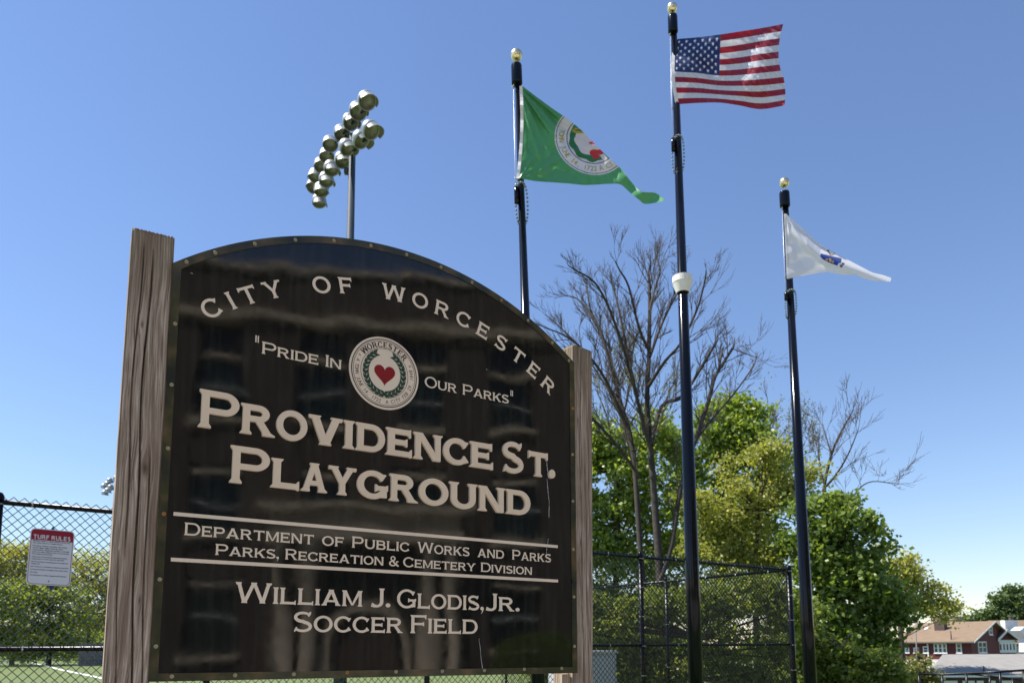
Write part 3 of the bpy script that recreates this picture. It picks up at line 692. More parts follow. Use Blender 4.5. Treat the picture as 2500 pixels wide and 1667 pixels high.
hp = [(hw_-.007, .134)]+hp+[(-hw_+.007, .134)]
plate(hp, .0003, .0010, 'red_heading', m_nr, no)
b1 = rrect(hw_-.007, hh_-.007, .028); b2 = rrect(hw_-.0105, hh_-.0105, .025); n_ = len(b1)
MB().add([(x, y, .0008) for x, y in b1]+[(x, y, .0008) for x, y in b2], [(i, (i+1) % n_, n_+(i+1) % n_, n_+i) for i in range(n_)]).build('red_border', m_nr, no)
def bline(mb, txt, x0, y0, h, z_, xs=1.0, bold=0.0, width=None):
    V, T = bfont(txt, bold); k = h/.72
    if width: xs = width/(max(q[0] for q in V)*k)
    mb.add([(x0+x*k*xs, y0+y*k, z_) for x, y in V], T)
mb = MB(); xx = 0.0; pieces = []
for ch in 'TURF RULES':
    if ch == ' ': xx += .45; continue
    p_, W__ = glyph(ch, .25, .20, 0.0); pieces.append((p_, xx)); xx += W__+.16
for p_, x_ in pieces:
    V, T = union([[(-.131+(x_+a_)*.262/xx, .141+b_*.035) for a_, b_ in q_] for q_ in p_]); mb = MB(); mb.add([(a_, b_, .0018) for a_, b_ in V], T); mb.build('heading_letter', m_nw, no)
mb = MB(); y = .122
for t_, w_ in (('-Molded cleats or other athletic shoes only', .262), (' No metal cleats or heeled shoes', .205), None, ('-No sharp objects, including tent stakes,', .245), (' corner flags, agility training poles,', .215), (' cheerleaders, equipment anchors, umbrella', .258), (' poles or other objects that can penetrate', .258), (' the surface of the field', .143), None,
               ('-Only City of Worcester approved athletic', .250), (' equipment is to be used on this field', .228), None, ('-No Food items including gum & sunflower', .260), (' seeds, etc.', .066), None, ('-No Tobacco or Alcohol products of any kind', .262), None, ('-No Sports Drinks or liquids other than water', .262), None, ('-No Pets', .052), None, ('-No Bicycles or other unapproved vehicles', .252)) if False else []: pass
for it in (('-Molded cleats or other athletic shoes only', .262), (' No metal cleats or heeled shoes', .205), None, ('-No sharp objects, including tent stakes,', .245), (' corner flags, agility training poles,', .215), (' cheerleaders, equipment anchors, umbrella', .258), (' poles or other objects that can penetrate', .258), (' the surface of the field', .143), None,
           ('-Only City of Worcester approved athletic', .250), (' equipment is to be used on this field', .228), None, ('-No Food items including gum & sunflower', .260), (' seeds, etc.', .066), None, ('-No Tobacco or Alcohol products of any kind', .262), None, ('-No Sports Drinks or liquids other than water', .262), None, ('-No Pets', .052), None, ('-No Bicycles or other unapproved vehicles', .252)):
    if it is None: y -= .0062; continue
    bline(mb, it[0], -.134, y, .0088, .0010, bold=.03, width=it[1]); y -= .0165
mb.build('rules_lettering', m_nk, no)
for yy in (.189, -.193): MB().lathe([(.0001, .004), (.004, .003), (.005, .0005)], (0, yy, 0), (0, 0, 1), 10).build('bolt', m_nk, no)
bl = plate([(0, .262), (-.135, .0), (.03, -.268), (.145, 0)], -.055, -.050, 'blue_placard', m_blue, None)
bl.matrix_basis = NF.mat(); tag(bl, 'blue placard fixed behind the turf rules notice, its points showing above and below', 'placard')

# ================================================================ flagpoles
m_pole = mat('pole_navy_black', (0.003, 0.0035, 0.006), 0.13, spec=0.25, noise=(4, .25)); m_gold = mat('gold_ball', (0.88, 0.74, 0.42), 0.3, 1.0); m_cuff = mat('cuff_white', (0.80, 0.77, 0.68), 0.4)
m_bead = mat('bead_green_grey', (0.20, 0.26, 0.25), 0.3); m_steel = mat('snap_steel', (0.6, 0.58, 0.52), 0.3, 0.9); m_rope = mat('halyard_wire', (0.55, 0.55, 0.58), 0.4, .5)
def flagpole(label, Y, bot, top, ball, truck, wb, wt, flagbot, sleeve, beads, ballr, cuff=None, ropex=0):
    """pixel measurements: bot/top pole axis ends, ball (x,y), truck (y0,y1,width), widths"""
    B = atz(bot[0], bot[1], 0) ; b = at(bot[0], bot[1], Y); t = at(top[0], top[1], Y); d = (t-b).normalized(); base = b+d*((0-b.z)/d.z)
    k = Y/1850.0
    root = thing('flagpole', label, 'flagpole', base, 'black flagpoles in a row behind the sign')
    rb = wb*k/2*1.02; rt = wt*k/2; L = (t-base).length
    MB().tube([base-d*.1, base+d*L*.25, base+d*L], [rb*1.02, rb*.97, rt], 24).build('pole', m_pole, root)
    MB().lathe([(rb*1.9, 0), (rb*1.9, .05), (rb*1.2, .12), (rb, .2)], base, d, 24).build('base_collar', m_pole, root)
    y0, y1, tw = truck; tx = (top[0]+ball[0])/2; T1 = at(tx, y1, Y); T0 = at(tx, y0, Y); r = tw*k/2
    MB().lathe([(.0001, 0), (r*.96, 0), (r, .01), (r, (T0-T1).length-.015), (r*.93, (T0-T1).length), (.0001, (T0-T1).length+.004)], T1, d, 24).build('truck_cap', m_pole, root)
    Bc = at(ball[0], ball[1], Y)
    MB().tube([T0-d*.01, Bc], .006, 8).build('spindle', m_steel, root)
    pr = [(max(.0001, ballr*math.sin(R(q))), -ballr*math.cos(R(q))) for q in range(0, 181, 9)]
    MB().lathe(pr, Bc, d, 28).build('ball_finial', m_gold, root)
    # halyard on the left side, sleeve weight and bead ring
    side = Vector((-1, -.35, 0)).normalized(); f = at(top[0], flagbot[1], Y); fr = base+d*((f.z-base.z)/d.z)
    rr = lambda z_: rb+(rt-rb)*((z_-base.z)/(t.z-base.z))
    s0 = fr+side*(rr(fr.z)+.02); sz = at(top[0], sleeve[0], Y).z; s1 = base+d*((sz-base.z)/d.z)+side*(rr(sz)+.02); ez = at(top[0], sleeve[1], Y).z; s2 = base+d*((ez-base.z)/d.z)+side*(rr(ez)+.02)
    MB().tube([T1+side*r*.7, s0+side*.01, s1], .003, 6).build('halyard', m_rope, root)
    MB().lathe([(.0001, 0), (.026, .003), (.026, (s1-s2).length-.01), (.012, (s1-s2).length), (.0001, (s1-s2).length)], s2, d, 14).build('counterweight', m_pole, root)
    for q in (fr+side*(rr(fr.z)+.02), s1+d*.02, T1+side*r*.75-d*.05):
        MB().lathe([(.012+.006*math.cos(R(a)), .006*math.sin(R(a))) for a in range(0, 361, 45)], q, Vector((.6, -.8, .2)), 10).build('snap_hook', m_steel, root)
    # loop of beads round the pole hanging below the sleeve
    bz = at(top[0], beads[1], Y).z; tz = at(top[0], beads[0], Y).z; mb = MB(); nb = 30
    for i in range(nb):
        q = 2*math.pi*i/nb; hz = tz+(bz-tz)*(.5-.5*math.cos(q)); ax = base+d*((hz-base.z)/d.z); rw = rr(hz)+.017+.012*math.sin(q)**2
        th = -math.pi/2+q+.40*math.sin(2*q); c = ax+Vector((math.cos(th)*rw, math.sin(th)*rw, 0))
        mb.lathe([(.0001, -.013), (.011, -.008), (.014, 0), (.011, .008), (.0001, .013)], c, (0.1, 0, 1), 7)
    stuff(mb.build('bead_ring', m_bead, root))
    if cuff:
        c0 = at(bot[0]+(top[0]-bot[0])*(bot[1]-cuff[1])/(bot[1]-top[1]), cuff[1], Y); c1 = at(bot[0]+(top[0]-bot[0])*(bot[1]-cuff[0])/(bot[1]-top[1]), cuff[0], Y)
        Lc = (c1-c0).length; r1 = cuff[2]*k/2
        MB().lathe([(r1*.60, 0), (r1*.64, .002), (r1*.97, Lc*.60), (r1, Lc*.61), (r1, Lc*.64), (r1, Lc*.98), (r1*.94, Lc), (r1*.55, Lc*1.0)], c0, d, 36, sm=False).build('light_cuff', m_cuff, root)
    return root, base, d
FP1 = flagpole('leftmost black flagpole, gold ball on top, carrying the green flag', 7.8, (1311,1600), (1263.5,205), (1261,135), (159.5,205,29), 33, 13.5, (0,438), (458,500), (452,545), .066)
FP2 = flagpole('tallest middle black flagpole with a white cuff, carrying the striped flag', 8.9, (1697,1600), (1645.5,78), (1641,20), (40,80,26), 34.5, 15.5, (0,268), (340,372), (338,420), .066, cuff=(676,715,51))
FP3 = flagpole('rightmost and shortest black flagpole, carrying the white flag', 9.6, (1975,1600), (1918,503), (1915,446), (470,504,26), 30, 14.5, (0,680), (715,735), (712,775), .066)

# ================================================================ flags (cloth with print)
def cloth_mat(name, rough=0.6, trans=0.35):
    m = bpy.data.materials.new(name); m.use_nodes = True; t = m.node_tree; N = t.nodes.new; L = t.links.new; b = t.nodes['Principled BSDF']; out = t.nodes['Material Output']
    at_ = N('ShaderNodeAttribute'); at_.attribute_name = 'print'; L(at_.outputs['Color'], b.inputs['Base Color']); b.inputs['Roughness'].default_value = rough; b.inputs['Sheen Weight'].default_value = .15
    tr = N('ShaderNodeBsdfTranslucent'); L(at_.outputs['Color'], tr.inputs['Color']); mx = N('ShaderNodeMixShader'); mx.inputs[0].default_value = trans
    L(b.outputs[0], mx.inputs[1]); L(tr.outputs[0], mx.inputs[2]); L(mx.outputs[0], out.inputs['Surface'])
    return m
m_cloth = cloth_mat('flag_cloth', .36, .24)
def interp_rows(tab, s):
    """tab (n,2..) control points along s in 0..1 evaluated by smooth cubic"""
    tab = np.array(tab, float); n = len(tab); x = s*(n-1); i = np.clip(np.floor(x).astype(int), 0, n-2); f = (x-i)[:, None]
    g = lambda j: tab[np.clip(j, 0, n-1)]
    p0, p1, p2, p3 = g(i-1), g(i), g(i+1), g(i+2)
    return .5*((2*p1)+(-p0+p2)*f+(2*p0-5*p1+4*p2-p3)*f*f+(-p0+3*p1-3*p2+p3)*f**3)
def in_tris(px, py, V, T):
    m = np.zeros(px.shape, bool)
    for t in T:
        for j in range(1, len(t)-1):
            (x0, y0), (x1, y1), (x2, y2) = V[t[0]], V[t[j]], V[t[j+1]]
            a = (px-x0)*(y1-y0)-(py-y0)*(x1-x0); b = (px-x1)*(y2-y1)-(py-y1)*(x2-x1); c = (px-x2)*(y0-y2)-(py-y2)*(x0-x2)
            m |= ((a >= 0) & (b >= 0) & (c >= 0)) | ((a <= 0) & (b <= 0) & (c <= 0))
    return m
RAYF, RAYR, RAYU = np.array(Fv), np.array(Rv), np.array(Uv)
def make_flag(name, label, base, gridpx, depth, paint, ns, ntt, ncol, back=None):
    s_, t_ = np.meshgrid(np.linspace(0, 1, ns+1), np.linspace(0, 1, ntt+1)); PX, PYy = gridpx(s_, t_); DD = depth(s_, t_, PX, PYy)
    d_ = RAYF*F_PX+RAYR*(PX[..., None]-1250)+RAYU*(PY-PYy[..., None]); P = np.array(CAM)+d_*(DD/d_[..., 1])[..., None]
    i = np.arange(ns*ntt); a = (i//ns)*(ns+1)+i % ns; F = np.stack([a, a+ns+1, a+ns+2, a+1], -1)
    sc_, tc_ = (s_[:-1, :-1]+s_[1:, 1:])/2, (t_[:-1, :-1]+t_[1:, 1:])/2; pc, qc = (PX[:-1, :-1]+PX[1:, 1:])/2, (PYy[:-1, :-1]+PYy[1:, 1:])/2
    col = paint(sc_.ravel(), tc_.ravel(), pc.ravel(), qc.ravel())
    root = thing(name, label, 'flag', base)
    V = P.reshape(-1, 3); nv = len(V)
    o = npmesh('cloth', V, F, m_cloth, root, smooth=True, col=np.c_[col, np.ones(len(col))])
    return root, P
W_ = np.array
def wr(x, y, dirx, diry, wl, ph=0): return np.sin((x*dirx+y*diry)*2*math.pi/wl+ph)
def ridge(x, y, ang, wl, warp=1.0, ph=0.0):
    # sharp-crested creases with wandering direction and spacing
    c, n = math.cos(ang), math.sin(ang); u = x*c+y*n; v = -x*n+y*c
    q = u/wl+warp*(.55*np.sin(v/(wl*2.3)+ph)+.35*np.sin(v/(wl*1.1)+u/(wl*3)+2*ph)); return 1-np.abs(np.sin(q*math.pi+ph))
def blob(a, b, ca, cb, ra, rb): return np.exp(-(((a-ca)/ra)**2+((b-cb)/rb)**2)**1.5)
# --- striped flag
def us_px(s, t):
    Z = lambda pts: [(1600+a/3.733, b/3.733) for a, b in pts]
    r0 = interp_rows(Z([(200,358),(400,341),(590,317),(780,288),(970,258),(1165,222)]), s.ravel()); r1 = interp_rows(Z([(172,655),(372,666),(580,691),(775,686),(965,668),(1158,648)]), s.ravel()); r2 = interp_rows(Z([(212,952),(400,940),(585,938),(760,962),(960,997),(1178,963)]), s.ravel())
    # extra bulge of the fly edge
    T = t.ravel()[:, None]; k = 7/13
    P = r0*((T-k)*(T-1)/(k*1))+r1*(T*(T-1)/(k*(k-1)))+r2*(T*(T-k)/(1-k))
    S_ = s.ravel(); P[:, 0] += S_**3*(-9*np.sin(np.pi*np.clip(t.ravel()/.62, 0, 1))+5*np.sin(np.pi*np.clip((t.ravel()-.55)/.45, 0, 1)))
    return P[:, 0].reshape(s.shape), P[:, 1].reshape(s.shape)
def us_depth(s, t, x, y):
    d = 8.86+.02*s+.08*np.sin(s*7-t*2.2)*(.3+s)+.035*np.sin((s*1.5+t)*6+1)
    dg = (s*.55+t)*1.0      # diagonal pull from the upper hoist corner
    d += .035*np.exp(-((t-s*1.15-.12)/.09)**2)*(1-s*.5)
    fan = np.arctan2(t+.02, s+.02)
    d += .011*np.abs(np.sin(fan*17))*np.exp(-((np.hypot(s, t)-.75)/.45)**2)*np.clip(s*6, 0, 1)
    d += .015*np.abs(wr(s, t, 1.3, -1.0, .2))*np.clip((s-.35)*2, 0, 1)*(.4+.6*np.sin(t*9+s*5)**2)
    m1 = blob(s, t, .30, .72, .22, .34)+blob(s, t, .16, .35, .12, .3); m2 = blob(s, t, .78, .18, .26, .26); m3 = blob(s, t, .82, .62, .2, .25)+.6*blob(s, t, .55, .4, .2, .12)
    d += .0085*ridge(x, y, -.55, 11, .6, .4)*m1+.010*ridge(x, y, -.9, 15, 1.0, 1.7)*m2+.009*ridge(x, y, -.7, 14, 1.2, 3.1)*m3+.003*ridge(x, y, .5, 19, 1, 2)
    u = (s*1.1-t*.9)*2*np.pi; d += -.022*np.abs(np.sin(u*1.6+2.5*t))*np.clip(s*5, 0, 1)*(.5+.5*np.sin(s*5+t*3))
    return d
def us_paint(s, t, x, y):
    white = W_([.66, .66, .69]); red = W_([.30, .002, .016]); blue = W_([.007, .022, .12])
    st = np.floor(t*13).astype(int) % 2; col = np.where((st == 0)[:, None], red, white)
    can = (s < .405) & (t < 7/13); col[can] = blue
    a = s/.405*12; b = t/(7/13)*10; star = np.zeros(len(s), bool)
    for r_ in range(1, 10):
        for c_ in range(1, 12):
            if (r_+c_) % 2: continue
            dx = (a-c_)*.0395*1.9; dy = (b-r_)*.0538; rad = np.hypot(dx, dy); th = np.arctan2(dx, -dy); u = np.abs(((th*5/(2*math.pi)) % 1)-.5)*2   # 1 on points
            star |= rad < .0315*(0.42+0.58*u**2.2)
    col[can & star] = [.72, .72, .74]
    col[s < .006] = [.7, .69, .66]
    return col
usf, P = make_flag('striped_flag', 'red and white striped flag with blue starred corner on the tallest pole', at(1650, 90, 8.86), us_px, us_depth, us_paint, 340, 260, None)
hdr = MB(); q = [Vector(P[i, 0]) for i in range(0, 261, 10)]
def header(pts, w0, root, m, off=Vector((-1, 0, 0))):
    mb = MB(); L_ = []
    for p in pts: L_ += [p, p+off*w0, p+off*w0+Vector((0, .006, 0)), p+Vector((0, .006, 0))]
    F = []
    for i in range(len(pts)-1):
        for k in range(4): F.append((i*4+k, i*4+(k+1) % 4, i*4+4+(k+1) % 4, i*4+4+k))
    F += [(0, 1, 2, 3)[::-1], tuple(4*(len(pts)-1)+k for k in range(4))]
    return mb.add(L_, F).build('canvas_header', m, root)
m_canvas = mat('canvas_white', (0.72, 0.70, 0.66), 0.8, noise=(40, .12))
header(q, .035, usf, m_canvas)
# --- green flag
G7 = lambda a, b: (1220+a/3.336, 90+b/3.336)
g_top = [G7(*p) for p in [(186,402),(300,490),(430,585),(560,675),(680,775),(790,890),(900,995),(1000,1090),(1070,1180),(1150,1258),(1265,1272),(1335,1318)]]
g_bot = [G7(*p) for p in [(160,1153),(290,1176),(420,1186),(560,1196),(690,1208),(800,1204),(900,1198),(985,1205),(1060,1268),(1135,1328),(1192,1362),(1335,1338)]]
def gr_px(s, t):
    a = interp_rows(g_top, s.ravel()); b = interp_rows(g_bot, s.ravel()); T = t.ravel()
    tt = np.where(T < .22, (.22-T)/.22*.35, (T-.22)/.78)[:, None]
    P = a+(b-a)*tt; P[:, 0] += 5.5*np.sin(np.pi*np.clip(tt[:, 0], 0, 1))*np.exp(-s.ravel()*9)
    return P[:, 0].reshape(s.shape), P[:, 1].reshape(s.shape)
def gr_depth(s, t, x, y):
    X = (x-1276)/350; Y_ = (y-210)/260
    d = 7.74+.12*X+.10*np.sin(X*5.5-Y_*1.5)
    fan = np.arctan2(y-205, x-1262); rad = np.hypot(y-205, x-1262)
    d += .055*np.abs(np.sin(fan*9.5+.6))*np.exp(-((rad-130)/110)**2)+.014*np.sin(fan*41+2)*np.exp(-((rad-90)/60)**2)
    f2 = np.arctan2(445-y, x-1262); r2 = np.hypot(445-y, x-1262)
    d += .04*np.abs(np.sin(f2*6.5))*np.exp(-((r2-90)/80)**2)
    d += .02*np.sin((x*.6+y)*2*np.pi/62)*np.clip((X-.35)*2, 0, 1)
    d += .016*ridge(x, y, -.75, 34, .9, .3)*np.exp(-((X-.12)/.30)**2)+.014*ridge(x, y, 1.2, 30, 1.1, 1.2)*blob(X, Y_, .25, .8, .3, .3)+.010*ridge(x, y, -.6, 24, 1.2, 2.2)*blob(X, Y_, .6, .8, .35, .4)+.004*ridge(x, y, .2, 15, 1.4, 4)*np.exp(-X*3)
    tt = np.where(t < .22, (.22-t)/.22, 0); d += np.where(t < .22, .02+.10*tt, 0)-.0
    return d
def gr_paint(s, t, x, y):
    n_ = len(s); col = np.tile(W_([.085, .34, .12]), (n_, 1))
    a = (x*3.336-1220*3.336); b = (y-90)*3.336
    A = W_([[300, -30], [62, 275]]); inv = np.linalg.inv(A.T if False else W_([[300, -30], [60, 275]])); u, v = inv@np.vstack([a-748, b-845])
    r = np.hypot(u, v); vis = t >= .22
    white = W_([.72, .68, .70]); ink = W_([.06, .07, .10]); gold = W_([.42, .33, .03])
    def put(m, c): col[m & vis] = c
    put(r < 1.0, white); put((r > .945) & (r < .965), ink); put((r > .655) & (r < .68), ink); put(r < .655, W_([.72, .62, .64]))
    th = np.degrees(np.arctan2(v, u))
    put((r > .45+.02*np.sin(th*.12)) & (r < .61+.025*np.sin(th*.17)) & (th > 55) & (th < 200) | ((r > .44) & (r < .6) & (th < -150)), W_([.015, .16, .04]))
    put((r > .40) & (r < .66) & (th > 15) & (th < 42), W_([.05, .22, .06]))
    for (cx_, cy_, sx_, sy_) in ((770,945,38,28), (815,940,34,22), (775,975,18,24), (800,972,14,18), (770, 865, 45, 12)): put(((a-cx_)/sx_)**2+((b-cy_)/sy_)**2 < 1, W_([.55, .02, .03]))
    put(((a-650)/60)**2+((b-765)/22)**2 < 1, gold); put(((a-655)/45)**2+((b-762)/10)**2 < 1, W_([.10, .16, .05]))
    put((b < 720+(a-540)*.28-(0)) & (r < .62) & (a < 640), W_([.03, .20, .07]))
    for txt, a0, a1 in (('TOWN JUNE 14, 1722', 187, 77), ('A CITY', 66, 30)):
        for i, ch in enumerate(txt):
            if ch == ' ': continue
            an = R(a0+(a1-a0)*i/(len(txt)-1)); V, T = bfont(ch, .02); h = .20; w_ = (max(q[0] for q in V)+min(q[0] for q in V))/2
            er = W_([math.cos(an), math.sin(an)]); et = W_([math.sin(an), -math.cos(an)]); c = er*.81
            m = np.abs(u-c[0])+np.abs(v-c[1]) < .3
            if not m.any(): continue
            du, dv = u[m]-c[0], v[m]-c[1]; lx = (du*et[0]+dv*et[1])/h/.85+w_; ly = -(du*er[0]+dv*er[1])/h+.36
            k = np.zeros(n_, bool); k[m] = in_tris(lx, ly, V, T); put(k, gold)
    return col
grf, P = make_flag('green_flag', 'green flag with round white seal, folded over on the leftmost pole', at(1276, 210, 7.74), gr_px, gr_depth, gr_paint, 380, 250, None)
row0 = int(.22*250)
header([Vector(P[i, 0]) for i in range(row0, 251, 8)]+[Vector(P[250, 0])], .034, grf, m_canvas)
# --- white flag
W9 = lambda a, b: (1860+a/3.92, 400+b/3.92)
w_top = [W9(*p) for p in [(235,478),(330,568),(430,655),(530,745),(640,820),(750,880),(860,938),(960,990),(1060,1040),(1150,1062),(1238,1092)]]
w_bot = [W9(*p) for p in [(262,1098),(330,1082),(430,1066),(530,1050),(640,1038),(740,1058),(840,1062),(900,1060),(985,1098),(1110,1122),(1232,1128)]]
def wh_px(s, t):
    a = interp_rows(w_top, s.ravel()); b = interp_rows(w_bot, s.ravel()); T = t.ravel(); tt = np.where(T < .2, (.2-T)/.2*.4, (T-.2)/.8)[:, None]; P = a+(b-a)*tt
    return P[:, 0].reshape(s.shape), P[:, 1].reshape(s.shape)
def wh_depth(s, t, x, y):
    X = (x-1920)/255; d = 9.48+.1*X
    # ridge that runs from below the hoist corner through the emblem to the fly
    a = (x-1860)*3.92; b = (y-400)*3.92; rd = 640+(a-280)*.86-np.clip(a-560, 0, 999)*.47
    k = (b-rd); d += -.07*np.exp(-(k/75)**2)*np.clip((a-230)/200, 0, 1)+.06*np.exp(-((k+95)/60)**2)*np.clip((a-300)/200, 0, 1)
    fan = np.arctan2(y-520, x-1918); d += .012*np.abs(np.sin(fan*9))*np.exp(-(np.hypot(x-1918, y-520)/90)**2)
    d += .006*np.sin((a*.5+b)*2*np.pi/210)*np.clip(k/100, 0, 1)
    d += .006*ridge(x, y, -.6, 30, 1.0, .8)*np.exp(-((X-.2)/.3)**2)
    d += np.where(t < .2, .03+.1*(.2-t)/.2, 0)
    return d
def wh_paint(s, t, x, y):
    n_ = len(s); col = np.tile(W_([.86, .86, .90]), (n_, 1)); a = (x-1860)*3.92; b = (y-400)*3.92; vis = t >= .2
    def poly(pts, c):
        m = in_tris(a, b, pts, [tuple(range(len(pts)))]); col[m & vis] = c
    poly([(562,858),(600,878),(765,905),(757,952),(700,945),(600,900),(560,885)], W_([.012, .045, .30])); poly([(553,878),(600,892),(735,948),(722,976),(640,945),(580,912)], W_([.015, .06, .38]))
    poly([(612,905),(632,910),(628,930),(612,920)], W_([.75, .45, .03])); poly([(640,905),(662,910),(668,940),(645,935)], W_([.80, .50, .03])); poly([(672,925),(690,930),(686,952),(670,945)], W_([.75, .45, .03]))
    poly([(762,945),(795,950),(785,970),(765,962)], W_([.03, .06, .25])); poly([(745,965),(780,965),(765,995),(750,990)], W_([.22, .12, .06]))
    poly([(612,828),(640,822),(650,832),(628,838)], W_([.28, .14, .04])); poly([(625,838),(640,835),(665,868),(650,872)], W_([.28, .14, .04])); poly([(655,870),(690,866),(688,876),(650,878)], W_([.28, .14, .04])); poly([(680,842),(690,840),(708,870),(700,876)], W_([.35, .28, .25]))
    col[s < .008] = [.7, .7, .7]
    return col
whf, P = make_flag('white_flag', 'white flag with small blue and gold emblem, furled on the rightmost pole', at(1920, 522, 9.55), wh_px, wh_depth, wh_paint, 300, 180, None)
header([Vector(P[i, 0]) for i in range(36, 181, 8)], .028, whf, m_canvas)
# ================================================================ floodlight towers
m_galv = mat('galvanised', (0.045, 0.062, 0.078), 0.6, 0, spec=.15, noise=(3, .12)); m_can = mat('floodlight_shell', (0.36, 0.37, 0.36), 0.42, .5, noise=(5, .1)); m_lens = mat('floodlight_reflector', (0.30, 0.30, 0.25), 0.35, .6, noise=(6, .35)); m_dark = mat('dark_housing', (0.03, 0.03, 0.03), 0.5)
def floodlight(root, c, aim, r=.32, name='floodlight'):
    a = Vector(aim).normalized(); h = MB()
    pr = [(.0001, -.30), (r*.42, -.285), (r*.50, -.24), (r*.74, -.20), (r*.92, -.10), (r*1.0, .02), (r*1.02, .17), (r*.985, .172), (r*.96, .03)]
    h.lathe(pr, c, a, 22); o = h.build(name, m_can, root)
    MB().lathe([(r*.965, .04), (r*.8, -.05), (r*.45, -.12), (r*.12, -.14), (.0001, -.13)], c, a, 22).build('reflector', m_lens, o)
    # upper visor: half skirt that shades the opening
    v = MB(); up = Vector((0, 0, 1)); up = (up-a*up.dot(a)).normalized(); sd_ = a.cross(up); n_ = 12; P = []
    for k in range(n_+1):
        q = math.pi*(k/n_)-math.pi/2; dr = up*math.cos(q)+sd_*math.sin(q); e = .16+.17*math.cos(q); P += [c+dr*r*1.02+a*.165, c+dr*r*1.03+a*(.17+e), c+dr*r*1.01+a*(.17+e), c+dr*r*.99+a*.165]
    F = [];
    for k in range(n_):
        for j in range(4): F.append((k*4+j, k*4+(j+1) % 4, k*4+4+(j+1) % 4, k*4+4+j))
    v.add(P, F, 0, False).build('visor', m_can, o)
    return o
Z2 = lambda a, b: (700+a/1238*300, 180+b/1568*380)
L1, L9 = at(*Z2(790, 290), 28.0), None
zt = L1.z
tower = thing('floodlight_tower', 'tall grey floodlight pole with two long banks of floodlights rising behind the sign', 'floodlight tower', atz(852, 1000, 0) if False else (0, 0, 0))
P9 = atz(*Z2(262, 1120), zt); e1 = (P9-at(*Z2(790, 290), 28.0)); n1 = 9
A1 = atz(*Z2(795, 280), zt)
up_ = [Z2(*p) for p in [(800,265),(712,370),(635,478),(550,592),(437,700),(402,818),(346,915),(292,1020),(272,1128)]]
lo_ = [Z2(*p) for p in [(838,560),(740,655),(600,735),(556,862),(448,945),(396,1060),(346,1160),(326,1275)]]
def onrow(pts, Y0, Y1, z=None):
    out = []
    n_ = len(pts)
    for i, p in enumerate(pts): out.append(at(p[0], p[1], Y0+(Y1-Y0)*i/(n_-1)))
    return out
U = onrow(up_, 28.0, 34.2); Lw = onrow(lo_, 27.6, 33.6)
pb = at(852.5, 700, 29.8); ptp = at(861, 330, 29.8)
dz = (ptp-pb).normalized(); pbase = pb+dz*((0-pb.z)/dz.z)
tower.location = pbase; ABS.add(tower.name); tower.matrix_basis = Matrix.Translation(pbase)
MB().tube([pbase, pbase+(ptp-pbase)*.5, ptp], [.26, .19, .135], 20).build('mast', m_galv, tower)
for row, aimA, aimB in ((U, (.50, -.42, -.75), (.05, -.55, -.83)), (Lw, (.62, -.20, -.76), (.15, -.35, -.92))):
    off = Vector((.10, .30, .12)); MB().tube([row[0]+off, row[len(row)//2]+off, row[-1]+off], .055, 8).build('crossarm', m_galv, tower)
    for i, c in enumerate(row):
        f = i/(len(row)-1); aim = Vector(aimA).lerp(Vector(aimB), f)+Vector((random.uniform(-.1, .1), random.uniform(-.1, .1), 0)); a = aim.normalized()
        floodlight(tower, c, aim, .36 if i < 2 else .335)
        MB().tube([c-a*.28, c-a*.34+Vector((.02, .1, .05)), c+off], .03, 6).build('bracket', m_dark, tower)
MB().tube([U[3]+Vector((.1,.3,.1)), Lw[2]+Vector((.1,.3,.1)), ptp-dz*.3], .045, 8).build('arm_strut', m_galv, tower)
bxp = at(846, 418, 29.8); MB().box(bxp-Vector((.09, .1, .12)), bxp+Vector((.09, .1, .12))).tube([bxp, bxp+Vector((.25, 0, .15))], .02, 6).build('sensor_box', m_dark, tower)
# far tower, mostly hidden by the left post
t2 = at(283, 1180, 88); tb = Vector((t2.x, t2.y, gz(t2.x, t2.y)))
tower2 = thing('floodlight_tower', 'distant floodlight tower whose lamps peek out left of the left timber post', 'floodlight tower', tb)
MB().tube([tb, t2+Vector((0, 0, .8))], [.3, .16], 14).build('mast', m_galv, tower2)
for (px, py, n_) in ((268, 1172, 1), (262, 1180, 1), (254, 1186, 1), (270, 1188, 1), (263, 1196, 1), (256, 1202, 1), (284, 1166, 1), (294, 1174, 1), (302, 1184, 1), (292, 1190, 1)):
    c = at(px, py, 88+random.uniform(-1, 1)); o = floodlight(tower2, c, (.2, -.1, -.9), .36)
for (a_, b_) in (((249, 1186), (300, 1165)), ((252, 1203), (300, 1186))): MB().tube([at(*a_, 88.4), at(*b_, 88.4)], .07, 8).build('crossarm', m_galv, tower2)

